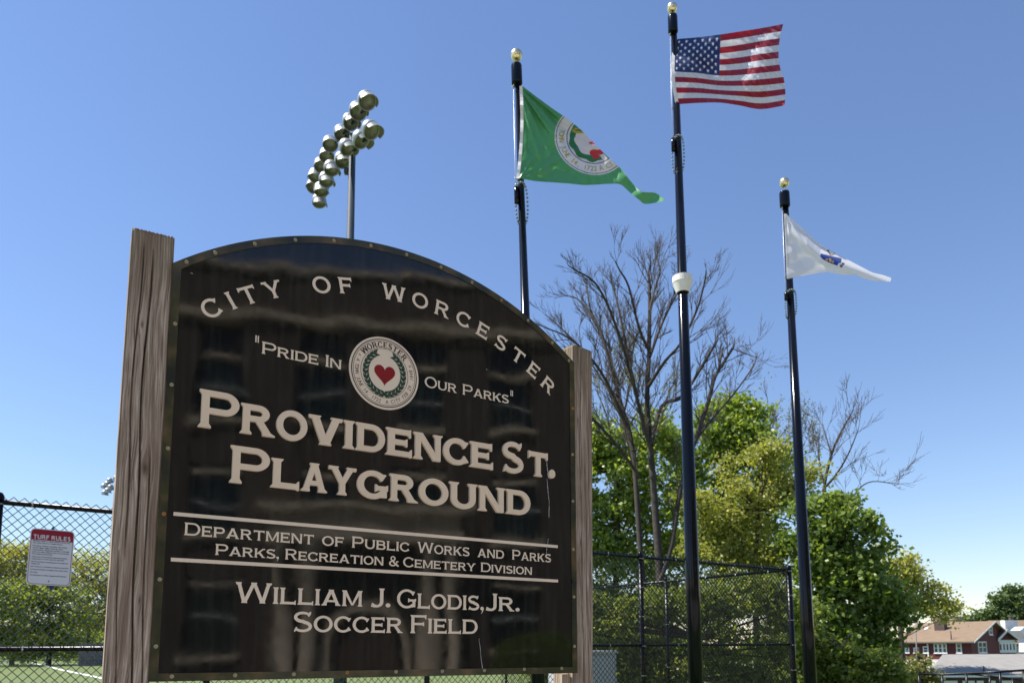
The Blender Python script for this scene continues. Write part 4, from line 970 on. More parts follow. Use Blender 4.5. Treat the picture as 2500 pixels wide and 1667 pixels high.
# ================================================================ trees
m_bark = mat('bark_grey', (0.115, 0.095, 0.080), 0.9, noise=(9, .35), bump=(30, .8, .02)); m_barkd = mat('bark_brown', (0.050, 0.040, 0.032), 0.9, noise=(9, .35)); m_twig = mat('twig_brown', (0.055, 0.043, 0.033), 0.85)
LEAF = {
 'maple': leafmat('leaf_maple', [(.15, (.10, .15, .025)), (.45, (.21, .29, .055)), (.75, (.33, .40, .10)), (.95, (.44, .46, .14))], .46, .42, .35),
 'maple_dark': leafmat('leaf_maple_dark', [(.15, (.06, .10, .02)), (.5, (.15, .22, .045)), (.9, (.30, .37, .10))], .45, .4, .35),
 'oak': leafmat('leaf_oak', [(.15, (.17, .20, .04)), (.5, (.30, .32, .08)), (.9, (.44, .43, .13))], .42, .5, .3),
 'yellow': leafmat('leaf_yellow', [(.15, (.20, .22, .05)), (.5, (.36, .36, .09)), (.9, (.48, .45, .13))], .40, .5, .2),
 'sparse': leafmat('leaf_sparse', [(.15, (.12, .13, .04)), (.9, (.26, .25, .08))], .40, .6, .3),
 'pine': leafmat('leaf_pine', [(.15, (.05, .09, .03)), (.9, (.14, .20, .06))], .3, .6, .15),
 'under': leafmat('leaf_under', [(.15, (.09, .12, .028)), (.55, (.21, .26, .055)), (.95, (.38, .41, .11))], .5, .5, .5),
}
def unit(n): v = rng.normal(size=(n, 3)); return v/np.linalg.norm(v, axis=1)[:, None]
def leafcloud(centres, size, name, m, parent, droop=.35, fold=True, aspect=.75):
    """centres (n,3): a folded 4-sided leaf at each"""
    n = len(centres); a = unit(n); a[:, 2] = a[:, 2]*.6-droop; a /= np.linalg.norm(a, axis=1)[:, None]
    b = np.cross(a, unit(n)); b /= np.linalg.norm(b, axis=1)[:, None]; c = np.cross(a, b)
    s = size*rng.uniform(.6, 1.3, n)[:, None]
    p0 = centres-a*s*.5; p2 = centres+a*s*.5; p1 = centres+b*s*.5*aspect+c*s*.10-a*s*.06; p3 = centres-b*s*.5*aspect+c*s*.10-a*s*.06
    V = np.stack([p0, p1, p2, p3], 1).reshape(-1, 3); F = (np.arange(n)*4)[:, None]+np.array([[0, 1, 2, 3]])
    o = npmesh(name, V, F, m, parent); return o
def px2m(px, Y): return px*Y/1850.0
class Twigs:
    """collects branches as 3-D polylines"""
    def __init__(s): s.segs = []; s.ends = []
    def limb(s, pts, r0, r1): s.segs.append(([Vector(p) for p in pts], r0, r1))
    def grow(s, p, d, L, r, depth, spread=.6, up=.15, rmin=.006, kids=(3, 5)):
        n = 5; pts = [p]; q = p; dd = d.normalized(); pos = []
        for i in range(n):
            dd = (dd+Vector((random.gauss(0, .09), random.gauss(0, .09), random.gauss(0, .07)+up*.25))).normalized(); q = q+dd*(L/n); pts.append(q); pos.append((q, dd.copy()))
        s.segs.append((pts, r, max(rmin*.7, r*.45)))
        if depth <= 0: s.ends.append((pts[-1], dd)); s.ends.append((pts[3], dd)); return
        for _ in range(random.randint(*kids)):
            i = random.randint(1, n-1); o_, dr = pos[i]; t = dr.orthogonal().normalized(); t.rotate(Matrix.Rotation(random.uniform(0, 6.28), 3, dr)); t.z += up
            s.grow(o_, (dr*(1.0)+t*spread*random.uniform(.7, 1.4)), L*random.uniform(.45, .72), max(rmin, r*.55), depth-1, spread, up, rmin, kids)
        s.ends.append((pts[-1], dd))
    def mesh(s, name, m, parent, n=5):
        VV = []; FF = []; o = 0
        for pts, r0, r1 in s.segs:
            k = len(pts); P = np.array(pts); t = np.gradient(P, axis=0); t /= np.linalg.norm(t, axis=1)[:, None]+1e-9
            ref = np.array([.3, .9, .1]) if abs(t[0] @ np.array([.3, .9, .1])) < .9 else np.array([1, 0, 0.])
            a = np.cross(t, ref); a /= np.linalg.norm(a, axis=1)[:, None]; b = np.cross(t, a); rr = np.linspace(r0, r1, k)[:, None]; nn = n if r0 > .03 else 3
            ring = np.stack([P+rr*(math.cos(2*math.pi*j/nn)*a+math.sin(2*math.pi*j/nn)*b) for j in range(nn)], 1).reshape(-1, 3); VV.append(ring)
            i = np.arange((k-1)*nn); x = (i//nn)*nn+i % nn; y = (i//nn)*nn+(i % nn+1) % nn; FF.append(np.stack([x, y, y+nn, x+nn], -1)+o); o += len(ring)
        return npmesh(name, np.concatenate(VV), np.concatenate(FF), m, parent, smooth=True)
def polyY(pts, Y0, Y1):
    n = len(pts); return [at(x, y, Y0+(Y1-Y0)*i/(n-1)) for i, (x, y) in enumerate(pts)]
def spline(P, k=4):
    P = [Vector(p) for p in P]; out = []
    for i in range(len(P)-1):
        p0, p1, p2, p3 = P[max(i-1, 0)], P[i], P[i+1], P[min(i+2, len(P)-1)]
        for j in range(k):
            f = j/k; out.append(.5*((2*p1)+(p2-p0)*f+(2*p0-5*p1+4*p2-p3)*f*f+(3*p1-p0-3*p2+p3)*f**3))
    return out+[P[-1]]
def bare_tree(label, limbs, Y, sc=1.0, twig=(1.7, 2), dens=.45, rmin=.007, group=None, m=None, leaves=None, nm='bare_tree', spread=.55, endk=.55):
    """limbs: (pixel polyline, width px at start, at end, far Y offset)"""
    T = Twigs(); M0 = Twigs(); base = None
    for pts, w0, w1, dy in limbs:
        Pp = polyY(pts, Y, Y+dy); Q = spline(Pp); r0, r1 = px2m(w0, Y)/2, px2m(w1, Y)/2
        if base is None:
            g = Vector((Pp[0].x, Pp[0].y, gz(Pp[0].x, Pp[0].y))); base = g
            if Pp[0].z > g.z: Q = [g-Vector((0, 0, .2))]+Q
        Lt = sum((b-a).length for a, b in zip(Q, Q[1:])); M0.limb(Q, r0, r1); acc = 0
        for i in range(1, len(Q)):
            seg = (Q[i]-Q[i-1]).length; acc += seg; f = i/len(Q); r = r0+(r1-r0)*f
            if pts[0][1] > 1300 and f < .45: continue
            for _ in range(int(seg*dens*3+random.random())):
                dr = (Q[i]-Q[i-1]).normalized(); t = dr.orthogonal().normalized(); t.rotate(Matrix.Rotation(random.uniform(0, 6.28), 3, dr)); t.z += .25
                T.grow(Q[i-1].lerp(Q[i], random.random()), dr*.9+t*random.uniform(.4, .95), twig[0]*random.uniform(.5, 1.15)*(1-.35*f), max(rmin, min(r*.5, .022)), twig[1], spread, .22, rmin)
        T.grow(Q[-1], Q[-1]-Q[-2], twig[0]*endk, max(rmin, r1*.8), twig[1]-1, .5, .2, rmin)
    root = thing(nm, label, 'tree', base, group)
    M0.mesh('trunk', m or m_barkd, root, 9); o = stuff(T.mesh('twigs', m_twig, root)); 
    if leaves:
        E = np.array([e for e, _ in T.ends]); k = leaves[1]; C_ = np.repeat(E, k, 0)+rng.normal(size=(len(E)*k, 3))*leaves[3]
        leafcloud(C_, leaves[2], 'foliage', LEAF[leaves[0]], root)
    return root
bare_tree('tall leafless tree with many fine upswept branches rising behind the tallest flagpole', [
 ([(1622,1660),(1612,1420),(1600,1250),(1589,1100),(1580,980),(1585,850),(1586,700),(1583,670),(1588,640)], 23, 3.5, 1.0),
 ([(1592,1110),(1562,1000),(1531,880),(1490,760),(1452,690),(1405,660),(1388,648)], 10, 2.5, -2.5),
 ([(1600,1660),(1568,1400),(1545,1100),(1515,980),(1490,880),(1450,780),(1410,730),(1378,722)], 16, 2.5, 3.0),
 ([(1575,1060),(1540,900),(1512,760),(1494,690),(1488,668)], 10, 2.5, 2.0),
 ([(1586,860),(1560,800),(1535,700),(1513,660),(1502,638)], 8, 2.5, -1.5),
 ([(1587,870),(1612,800),(1640,740),(1662,700),(1672,670)], 8, 2.5, 1.5),
 ([(1585,760),(1600,700),(1611,665),(1606,640),(1600,618)], 7, 2.5, 1),
 ([(1585,940),(1625,880),(1660,840),(1700,760),(1720,690),(1724,660)], 9, 2.5, -2),
 ([(1590,1085),(1615,992),(1660,972),(1692,930),(1740,850),(1752,828)], 11, 6, 1.5),
 ([(1690,1095),(1728,985),(1742,930),(1757,900),(1790,848)], 12, 7, 1.0),
 ([(1755,902),(1758,880),(1763,862)], 7, 6, .2),
 ([(1698,1075),(1745,1015),(1790,963),(1835,900),(1848,870)], 7, 2.5, 2.5),
 ([(1606,1430),(1640,1330),(1660,1200),(1690,1095)], 13, 11, .5),
 ([(1560,1160),(1500,1080),(1455,1030),(1420,1000)], 9, 4, -1.5),
 ([(1535,1050),(1480,930),(1430,860),(1380,820),(1330,800)], 9, 2.5, -2),
 ([(1545,1100),(1500,980),(1452,900),(1400,830),(1340,775)], 8, 2.5, 2),
 ([(1510,970),(1470,820),(1440,750),(1434,700)], 7, 2.5, 1),
 ([(1785,850),(1840,870),(1855,868)], 3, 2, .5)], 23.0, twig=(1.12, 2), dens=1.15, rmin=.0055, spread=.42, endk=.22)
bare_tree('small leafless tree whose thin crown shows right of the rightmost flagpole', [
 ([(2010,1500),(2012,1300),(2013,1185),(2030,1110),(2050,1060),(2075,1015)], 12, 3, 1), ([(2013,1190),(2040,1160),(2070,1110),(2095,1050)], 7, 2, -1), ([(2016,1200),(2000,1120),(2000,1060)], 5, 2, 0),
 ([(2060,1250),(2095,1195),(2130,1175),(2180,1180)], 4, 2, 1), ([(2030,1110),(2015,1060),(2008,1035)], 4, 2, 1)], 36.0, twig=(2.1, 2), dens=.40, rmin=.010)
bare_tree('thin tree just coming into pale leaf between the maple and the rightmost flagpole', [
 ([(1870,1300),(1868,1150),(1872,1060),(1875,990)], 8, 3, 0), ([(1868,1150),(1895,1080),(1925,1040)], 5, 2, 1), ([(1870,1120),(1845,1050),(1838,1020)], 5, 2, -1), ([(1940,1200),(1950,1120),(1965,1080)], 6, 2, 1)], 38.0, twig=(2.0, 2), dens=.40, rmin=.012, leaves=('sparse', 3, .10, .18), nm='budding_tree')
bare_tree('thin budding tree seen through the left side of the big leafless tree', [
 ([(1500,1300),(1508,1100),(1535,950),(1545,860)], 9, 3, 0), ([(1508,1100),(1480,1010),(1460,960)], 5, 2, 1), ([(1600,1100),(1620,1000),(1635,960)], 6, 2, 1), ([(1515,1080),(1560,1000),(1600,960)], 5, 2, -1)], 33.0, twig=(2.0, 2), dens=.30, rmin=.010, leaves=('sparse', 3, .10, .16), nm='budding_tree')
def crown_tree(name, label, Y, trunk, clumps, leaf, size, n, depth=1.0, group=None, bark=None, puff=.33, inner=.25, shell=.5, gap=-.35):
    """clumps: (px, py, radius px[, dY]); leaves sit in small sprays on the clumps' skins"""
    pts = [at(x, y, Y) for x, y in trunk]; g = Vector((pts[0].x, pts[0].y, gz(pts[0].x, pts[0].y))); root = thing(name, label, 'tree', g, group)
    T = Twigs(); T.limb([g-Vector((0, 0, .3))]+spline(pts), .24 if Y > 40 else .17, .05)
    vol = sum(c[2]**2 for c in clumps); CC = []; top = pts[-1]
    for c in clumps:
        px, py, r = c[:3]; dY = c[3] if len(c) > 3 else random.uniform(-.6, .6)*px2m(r, Y)*1.2; cc = np.array(at(px, py, Y+dY)); rm = px2m(r, Y)
        a = min(pts, key=lambda p: (p-Vector(cc)).length+max(0, p.z-cc[2])*2); mid = a.lerp(Vector(cc), .5)+Vector((0, 0, .1*rm)); T.limb(spline([a, mid, Vector(cc)]), .03+rm*.025, .015)
        ns = max(6, int(n*r*r/vol/26*.66)); d = unit(ns); rad = rm*rng.uniform(shell, 1.0, ns)**(.6); rad = rad*(1+.34*np.sin(d[:, 0]*6+d[:, 1]*8+d[:, 2]*7+px))
        sp = cc+d*rad[:, None]*np.array([1, depth, .88])
        fq = 5.5/max(1.6, rm*2.2); nz_ = np.sin(sp[:, 0]*fq+sp[:, 2]*fq*.7+px)+np.sin(sp[:, 1]*fq*1.1-sp[:, 2]*fq*.9+1.3)+np.sin(sp[:, 2]*fq*1.6+sp[:, 0]*fq*.5+py); sp = sp[nz_ > gap]
        if not len(sp): continue
        ns = len(sp)
        for q in sp[::max(1, len(sp)//10)]: T.grow(Vector(cc)+(Vector(q)-Vector(cc))*.25, Vector(q)-Vector(cc), rm*.7, .012, 0, .5, .1, .008)
        k = 26; sprd = puff*rng.uniform(.5, 1.4, (ns, 1, 1)); L_ = sp[:, None, :]+np.clip(rng.normal(size=(ns, k, 3)), -1.7, 1.7)*sprd*np.array([1, 1, .55]); CC.append(L_.reshape(-1, 3))
    CC = np.concatenate(CC); leafcloud(CC, size, 'crown', LEAF[leaf], root); T.mesh('trunk', bark or m_barkd, root, 8)
    return root
def trunk_w(t): return 22
def scatter(x0, x1, ytop, ybot, r, step, jit=.5, extra=None):
    """clump centres filling the area under a skyline given as [(x, y)...]"""
    out = []
    y = None; X = x0
    while X <= x1:
        yt = np.interp(X, [p[0] for p in ytop], [p[1] for p in ytop])+r*.75; yb = ybot; y = yt
        while y <= yb:
            rr = r*random.uniform(.7, 1.25)
            out.append((X+random.uniform(-jit, jit)*step, y+random.uniform(-jit, jit)*step*.6, rr)); y += step
        X += step
    return out
crown_tree('maple_tree', 'bright green maple behind the leafless tree, next to the right timber post', 31, [(1500,1600),(1505,1350),(1510,1150)],
  scatter(1380, 1640, [(1380,1100),(1440,1020),(1475,1040),(1530,1030),(1575,985),(1620,1030),(1665,1060)], 1640, 36, 52), 'maple', .20, 70000, puff=.30, gap=-.9)
crown_tree('maple_tree', 'rounded yellow-green maple between the tallest and the rightmost flagpole', 33, [(1760,1600),(1765,1300),(1775,1100)],
  scatter(1690, 1900, [(1680,1120),(1715,1040),(1745,985),(1790,962),(1835,995),(1860,1050),(1900,1130)], 1360, 34, 48)+[(1795,985,24), (1765,1010,26), (1822,1012,24)], 'maple', .20, 50000, puff=.30, gap=-.9)
crown_tree('oak_tree', 'olive-yellow oak in fresh leaf left of the rightmost flagpole', 29, [(1850,1620),(1845,1450),(1850,1250)],
  scatter(1715, 1990, [(1700,1230),(1760,1180),(1820,1120),(1880,1085),(1930,1100),(1985,1170)], 1500, 28, 46, jit=.8), 'oak', .13, 60000, puff=.34, shell=.15, gap=-.5)
crown_tree('maple_tree', 'dark green maple to the right of the rightmost flagpole', 27, [(2050,1640),(2055,1450),(2060,1300)],
  scatter(1975, 2085, [(1960,1250),(1990,1205),(2030,1195),(2060,1215),(2100,1250)], 1640, 28, 40)+[(2110,1262,18), (2130,1300,18), (2160,1338,12), (2110,1350,26), (2140,1400,24), (2165,1440,26), (2185,1475,28), (2190,1515,18), (2150,1500,34), (2130,1450,38), (2140,1560,30), (2100,1400,40)],
  'maple_dark', .20, 56000, puff=.28)
crown_tree('ash_tree', 'thin yellow-green tree behind the dark maple, above the red house', 62, [(2200,1560),(2195,1480),(2190,1420)],
  [(2150,1352,26), (2185,1365,28), (2215,1400,32), (2170,1400,36), (2225,1365,16), (2240,1430,28), (2265,1445,18), (2285,1440,20), (2295,1470,24), (2320,1485,20), (2265,1480,26), (2230,1470,30), (2200,1450,30), (2310,1505,14), (2290,1500,18), (2140,1400,26)],
  'yellow', .26, 22000, puff=.55, shell=.25)
# evergreen far right
crown_tree('pine_tree', 'dark green pine behind the houses at the right edge', 125, [(2455,1560),(2455,1480),(2460,1440)],
  [(2470,1455,17), (2445,1462,14), (2490,1462,18), (2460,1480,24), (2425,1490,16), (2495,1490,24), (2400,1498,14), (2385,1508,12), (2370,1514,9), (2415,1512,18), (2445,1515,22), (2485,1520,24), (2515,1500,22), (2540,1480,26), (2560,1520,30), (2440,1450,8), (2466,1442,8), (2480,1443,8)],
  'pine', .60, 22000, puff=.85, shell=.2)
crown_tree('small_tree', 'young yellow-green tree standing in front of the red house', 45, [(2245,1650),(2245,1600),(2243,1580)],
  [(2243,1585,13), (2235,1605,15), (2250,1615,15), (2240,1632,20), (2255,1640,18), (2225,1640,14), (2262,1655,16), (2240,1660,20), (2270,1665,14)], 'sparse', .20, 3800, puff=.28, shell=.2)
# shrubs and saplings that fill the band behind the fences
crown_tree('understorey_shrubs', 'tangled green shrubs growing behind the fence between the timber post and the corner post', 19, [(1700,1660),(1705,1600),(1710,1560)],
  scatter(1300, 1960, [(1300,1430),(1420,1440),(1560,1465),(1700,1420),(1800,1400),(1960,1400)], 1690, 36, 56), 'under', .13, 52000, puff=.20, shell=.3)
crown_tree('understorey_shrubs', 'leafy shrubs under the dark maple by the grey utility pole', 24, [(2050,1660),(2055,1620),(2060,1580)],
  scatter(1940, 2130, [(1940,1480),(2000,1500),(2100,1530),(2200,1590)], 1700, 36, 52)+[(2150,1610,22), (2175,1630,20), (2195,1650,18), (2145,1650,28)], 'under', .15, 26000, puff=.22, shell=.3)
# left background beyond the field
left_top = [(-60,1290),(0,1318),(40,1322),(85,1318),(150,1330),(200,1345),(240,1335),(290,1350),(400,1340)]
crown_tree('yellow_maple', 'yellow-green tree at the far end of the field, left of the turf rules notice', 72, [(30,1600),(32,1500),(35,1420)],
  scatter(-70, 95, left_top, 1440, 30, 40), 'yellow', .25, 34000, puff=.7, shell=.3)
crown_tree('yellow_maple', 'yellow-green tree at the far end of the field, right of the turf rules notice', 76, [(215,1600),(217,1500),(215,1420)],
  scatter(165, 330, left_top, 1530, 28, 40), 'yellow', .25, 40000, puff=.7, shell=.2)
crown_tree('green_tree', 'darker green tree below the turf rules notice at the far side of the field', 70, [(120,1600),(120,1540),(120,1490)],
  scatter(20, 190, [(20,1440),(80,1400),(140,1400),(190,1460)], 1590, 28, 38), 'under', .26, 40000, puff=.65, shell=.3)
crown_tree('yellow_maple', 'dim brownish tree at the left edge beyond the fence', 66, [(-10,1600),(-8,1540),(-5,1480)],
  scatter(-90, 30, [(-90,1420),(30,1430)], 1590, 28, 38), 'under', .26, 26000, puff=.6, shell=.3)
crown_tree('understorey_shrubs', 'low dark hedge along the far edge of the field', 97, [(120,1600),(120,1590),(120,1580)],
  scatter(-120, 1500, [(-120,1545),(500,1550),(1500,1550)], 1600, 22, 34), 'under', .42, 34000, puff=.8, shell=.2)
# wooded skyline that closes the view beyond the field
nn_ = 46000; xx_ = rng.uniform(-190, 190, nn_); top_ = 4.6+1.5*np.sin(xx_*.11)+1.0*np.sin(xx_*.31+2)+.7*np.sin(xx_*.83); zz_ = top_*rng.uniform(0, 1, nn_)**.6; yy_ = 172+rng.uniform(-5, 5, nn_)+.0006*xx_**2
dt_ = leafcloud(np.stack([xx_, yy_, zz_+gz(xx_, yy_)*.35], -1), 1.15, 'distant_woods', LEAF['under'], None); tag(dt_, 'low far-off band of woods on the skyline beyond the soccer field', 'woods'); stuff(dt_)
# far hedge wall / shed
m_shed = mat('grey_boards', (0.13, 0.125, 0.13), 0.85, noise=(2, .25, (8, 8, .4)))
root = thing('board_fence', 'weathered grey board fence beyond the field, seen low through the chain-link', 'fence', atz(220, 1612, 0))
sf0 = at(192, 1600, 66); sf1 = at(330, 1600, 72); ee = (sf1-sf0); ee.z = 0; LL = ee.length; ee.normalize(); FR = Frame((sf0.x, sf0.y, 0), math.atan2(ee.y, ee.x))
for i in range(int(LL/.24)):
    MB().fbox(FR, i*.24+.01, i*.24+.225, 0.02, 2.0+random.uniform(-.05, .05), -.02, random.uniform(.0, .02)).build('board', m_shed, root)
for vv in (.5, 1.6): MB().fbox(FR, 0, LL, vv, vv+.09, -.07, -.025).build('rail', m_shed, root)
gp = atz(72, 1617, 0); gr = thing('goal_post', 'thin pale soccer goal frame at the far side of the field', 'goal', gp)
for dx in (0, 1.9): MB().tube([gp+Vector((dx*.3, dx, 0)), gp+Vector((dx*.3, dx, 2.1))], .06, 8).build('post', m_white, gr)
MB().tube([gp+Vector((0, 0, 2.1)), gp+Vector((.57, 1.9, 2.1))], .06, 8).build('crossbar', m_white, gr)
# grey cabinet behind the fence beside the right timber post
m_cab = mat('cabinet_grey', (0.42, 0.43, 0.45), 0.6, noise=(3, .08)); c0 = at(1440, 1598, 12.0); fx = Frame((c0.x, 12.0, 0), 0.25)
cb = thing('utility_cabinet', 'plain light grey utility cabinet behind the fence beside the right timber post', 'cabinet', (c0.x, 12.0, 0)); 
MB().fbox(fx, -.5, .44, .12, 1.38, -.6, 0).build('body', m_cab, cb); MB().fbox(fx, -.53, .47, 1.38, 1.42, -.63, .03).build('lid', m_cab, cb); MB().fbox(fx, -.47, .41, .16, 1.34, .001, .012).build('door', m_cab, cb); MB().fbox(fx, -.5, .44, 0, .12, -.58, -.02).build('plinth', m_conc, cb)

# ================================================================ houses at the right
m_rooft = mat('shingle_tan', (0.215, 0.15, 0.095), 0.9, noise=(1.2, .12), bump=(14, .4, .02)); m_red = mat('siding_red', (0.115, 0.022, 0.022), 0.75, noise=(1, .12)); m_trimw = mat('trim_white', (0.74, 0.74, 0.72), 0.6); m_glass = mat('window_glass', (0.03, 0.035, 0.045), 0.08, spec=.8); m_stucco = mat('stucco_cream', (0.66, 0.62, 0.54), 0.85, noise=(1, .08)); m_brickd = mat('chimney_brown', (0.085, 0.055, 0.055), 0.85, noise=(3, .2)); m_roofg = mat('shingle_grey', (0.25, 0.235, 0.215), 0.9, noise=(1.5, .1), bump=(14, .4, .02)); m_darkin = mat('dark_interior', (0.012, 0.012, 0.014), .6); m_wh = mat('siding_white', (0.78, 0.79, 0.80), .7); m_green = mat('awning_green', (.02, .16, .11), .7)
Z5 = lambda a, b: (2100+a/5.4625, 1380+b/5.4625)
HY = 95.0; hc = at(*Z5(1480, 1000), HY); HF = Frame((hc.x, HY, 0), R(130), 0)
# left wall plane: u runs from the corner away to the left; its n must face the viewer's left
HF.n = -HF.n
GF = Frame((hc.x, HY, 0), R(40), 0)   # gable wall plane, u runs right and away
house = thing('red_house', 'dark red two-storey house with tan shingle roof, white windows and chimney', 'house', (hc.x, HY, gz(hc.x, HY)))
def hz(b, Y=HY): return at(2370, 1380+b/5.4625, Y).z
def uvL(a, b): return HF.uv(*Z5(a, b))
def uvG(a, b): return GF.uv(*Z5(a, b))
zr = uvG(1745, 752)[1]; ze = hz(1003); zs = uvL(1160, 1245)[1]*0+hz(1250); z0 = gz(hc.x, HY)-.5; GW = uvG(1893, 860)[0]; Wd = 6.0
GW = max(5.2, uvG(1935, 990)[0]); LWl = uvL(520, 1000)[0]
rx = uvG(1745, 752)[0]; GWd = rx*2
MB().fbox(HF, 0, LWl, zs, ze, -GWd, 0, 0).build('red_wall', m_red, house)
MB().fbox(HF, .02, LWl-.02, z0, zs-.002, -GWd+.02, -.02).build('stucco_wall', m_stucco, house)
# gable triangle and the roof slabs
def P3(u, g, z): return HF.P+HF.e*u+GF.e*g+Vector((0, 0, z))
gt = MB(); gt.add([P3(-.003, 0, ze), P3(-.003, GWd, ze), P3(-.003, GWd/2, zr-.15), P3(.2, 0, ze), P3(.2, GWd, ze), P3(.2, GWd/2, zr-.15)], [(0, 1, 2), (5, 4, 3), (0, 3, 4, 1), (1, 4, 5, 2), (2, 5, 3, 0)]); gt.build('gable_wall', m_red, house)
def roofslab(g0, z0_, g1, z1_, u0, u1, t=.14):
    q = MB(); P = [P3(u0, g0, z0_), P3(u1, g0, z0_), P3(u1, g1, z1_), P3(u0, g1, z1_)]; D = Vector((0, 0, t)); q.add([p+D for p in P]+P, [(0, 1, 2, 3), (7, 6, 5, 4), (0, 4, 5, 1), (1, 5, 6, 2), (2, 6, 7, 3), (3, 7, 4, 0)]); return q
sl = (zr-ze)/(GWd/2)
roofslab(-.6, ze-.6*sl, GWd/2, zr, -.55, LWl+.6).build('roof', m_rooft, house)
roofslab(GWd+.6, ze-.6*sl, GWd/2, zr, -.55, LWl+.6).build('roof', m_rooft, house)
for a_, b_ in ((-.62, GWd/2), (GWd+.62, GWd/2)):
    q = MB(); za = ze-.62*sl; q.add([P3(-.60, a_, za-.06), P3(-.60, b_, zr-.05), P3(-.60, b_, zr+.13), P3(-.60, a_, za+.13), P3(-.56, a_, za-.06), P3(-.56, b_, zr-.05), P3(-.56, b_, zr+.13), P3(-.56, a_, za+.13)], [(0,1,2,3),(7,6,5,4),(0,4,5,1),(1,5,6,2),(2,6,7,3),(3,7,4,0)]); q.build('barge_board', m_trimw, house)
q = MB(); q.fbox(HF, -.55, LWl+.5, ze-.6*sl-.09, ze-.6*sl+.02, .58, .66); q.build('gutter', m_galv, house)
def window(fr, u0, u1, v0, v1, par, panes=1, sash=True, m=m_trimw, d=0.0):
    if u0 > u1: u0, u1 = u1, u0
    f = MB(); f.fbox(fr, u0, u1, v0, v0+.13, d-.02, d+.10).fbox(fr, u0, u1, v1-.13, v1, d-.02, d+.10).fbox(fr, u0, u0+.12, v0+.13, v1-.13, d-.02, d+.10).fbox(fr, u1-.12, u1, v0+.13, v1-.13, d-.02, d+.10)
    for k in range(1, panes): uu = u0+(u1-u0)*k/panes; f.fbox(fr, uu-.10, uu+.10, v0+.13, v1-.13, d-.02, d+.09)
    if sash: f.fbox(fr, u0+.12, u1-.12, (v0+v1)/2-.04, (v0+v1)/2+.04, d-.015, d+.06)
    f.fbox(fr, u0-.06, u1+.06, v0-.08, v0-.002, d-.02, d+.16); o = f.build('window', m, par)
    for k in range(panes):
        a = u0+(u1-u0)*k/panes+.1; b = u0+(u1-u0)*(k+1)/panes-.1; MB().fbox(fr, a, b, v0+.12, v1-.12, d-.01, d+.03).build('pane', m_glass, o)
for (a0, a1, b0, b1, n_) in ((980,1163,1022,1165,3), (1277,1362,1020,1165,1), (838,915,1075,1165,1), (712,788,1090,1162,1), (598,660,1095,1162,1)):
    u0, v1 = uvL(a0, b0); u1, v0 = uvL(a1, b1); v1 = hz(b0+8, HY); v1 = min(uvL(a0, b0)[1], ze-.25); v0 = uvL(a1, b1)[1]; window(HF, u0, u1, v0, v1, house, n_)
u0, v1 = uvG(1562, 1000); u1, v0 = uvG(1685, 1162); window(GF, u0, u1, v0, v1-.1, house, 2)
GA = Frame(P3(-.02, 0, 0), R(40)); u0, v1 = GA.uv(*Z5(1705, 808)); u1, v0 = GA.uv(*Z5(1760, 922)); window(GA, u0, u1, v0, v1, house, 1)
for (b0, b1) in ((620, 655), (790, 880)): pass
u0, v1 = uvL(625, 1290); u1, v0 = uvL(662, 1395); MB().fbox(HF, u0, u1, v0, v1, -.01, .05).build('dark_door', m_darkin, house)
u0, v1 = uvL(905, 1080); MB().fbox(HF, u0-.07, u0+.07, z0+.5, ze-.3, .02, .14).build('downpipe', m_trimw, house)
# chimney, vent pipe and skylight on the lit slope
def onroof(a, b):     # point on the near slope under a pixel
    n_ = (P3(1, 0, ze)-P3(0, 0, ze)).cross(P3(0, GWd/2, zr)-P3(0, 0, ze)); d_ = ray(*Z5(a, b)); return CAM+d_*((P3(0, 0, ze)-CAM).dot(n_)/d_.dot(n_))
cp = onroof(1058, 880); c = MB(); w_ = .62
pts = [cp+HF.e*x+GF.e*y for x, y in ((-w_, 0), (w_, 0), (w_, 1.1), (-w_, 1.1))]; zc = at(*Z5(1058, 742), cp.y).z
c.add([Vector((p.x, p.y, cp.z-.6)) for p in pts]+[Vector((p.x, p.y, zc)) for p in pts], [(3,2,1,0),(4,5,6,7),(0,1,5,4),(1,2,6,5),(2,3,7,6),(3,0,4,7)]); ch = c.build('chimney', m_brickd, house)
vp = onroof(1217, 998); MB().tube([vp-Vector((0,0,.2)), Vector((vp.x, vp.y, at(*Z5(1217, 868), vp.y).z))], .07, 8).build('vent_pipe', m_brickd, house)
skp = [onroof(*p) for p in ((855, 878), (905, 858), (912, 832), (866, 850))]; up3 = Vector((0, 0, .22)); MB().add([p+up3 for p in skp]+[p+Vector((0,0,.1)) for p in skp], [(0,1,2,3),(7,6,5,4),(0,4,5,1),(1,5,6,2),(2,6,7,3),(3,7,4,0)]).build('skylight', m_trimw, house)
# porch wing with its own small gable
pw = thing('porch_wing', 'glazed white sun porch with small gable at the right end of the red house', 'porch', P3(-.5, GWd, gz(hc.x, HY)))
PF = Frame(P3(-1.2, GWd*.80, 0), R(8)); a0, _ = PF.uv(*Z5(1755, 1000)); a1, _ = PF.uv(*Z5(2065, 1000)); PT = PF.uv(*Z5(1900, 990))[1]; PB = PF.uv(*Z5(1900, 1160))[1]; ap, az = PF.uv(*Z5(1915, 868))
MB().fbox(PF, a0, a1, z0, PB, -3, 0).build('wall', m_brickd, pw)
f = MB(); f.fbox(PF, a0, a1, PB, PB+.35, -3, .03).fbox(PF, a0, a1, PT-.55, PT, -3, .03)
nn = 7
for k in range(nn+1): uu = a0+(a1-a0)*k/nn; f.fbox(PF, uu-.13, uu+.13, PB+.35, PT-.55, -.1, .03)
f.build('window_frame', m_trimw, pw); MB().fbox(PF, a0+.1, a1-.1, PB+.3, PT-.5, -2.8, -.06).build('glazing', m_glass, pw)
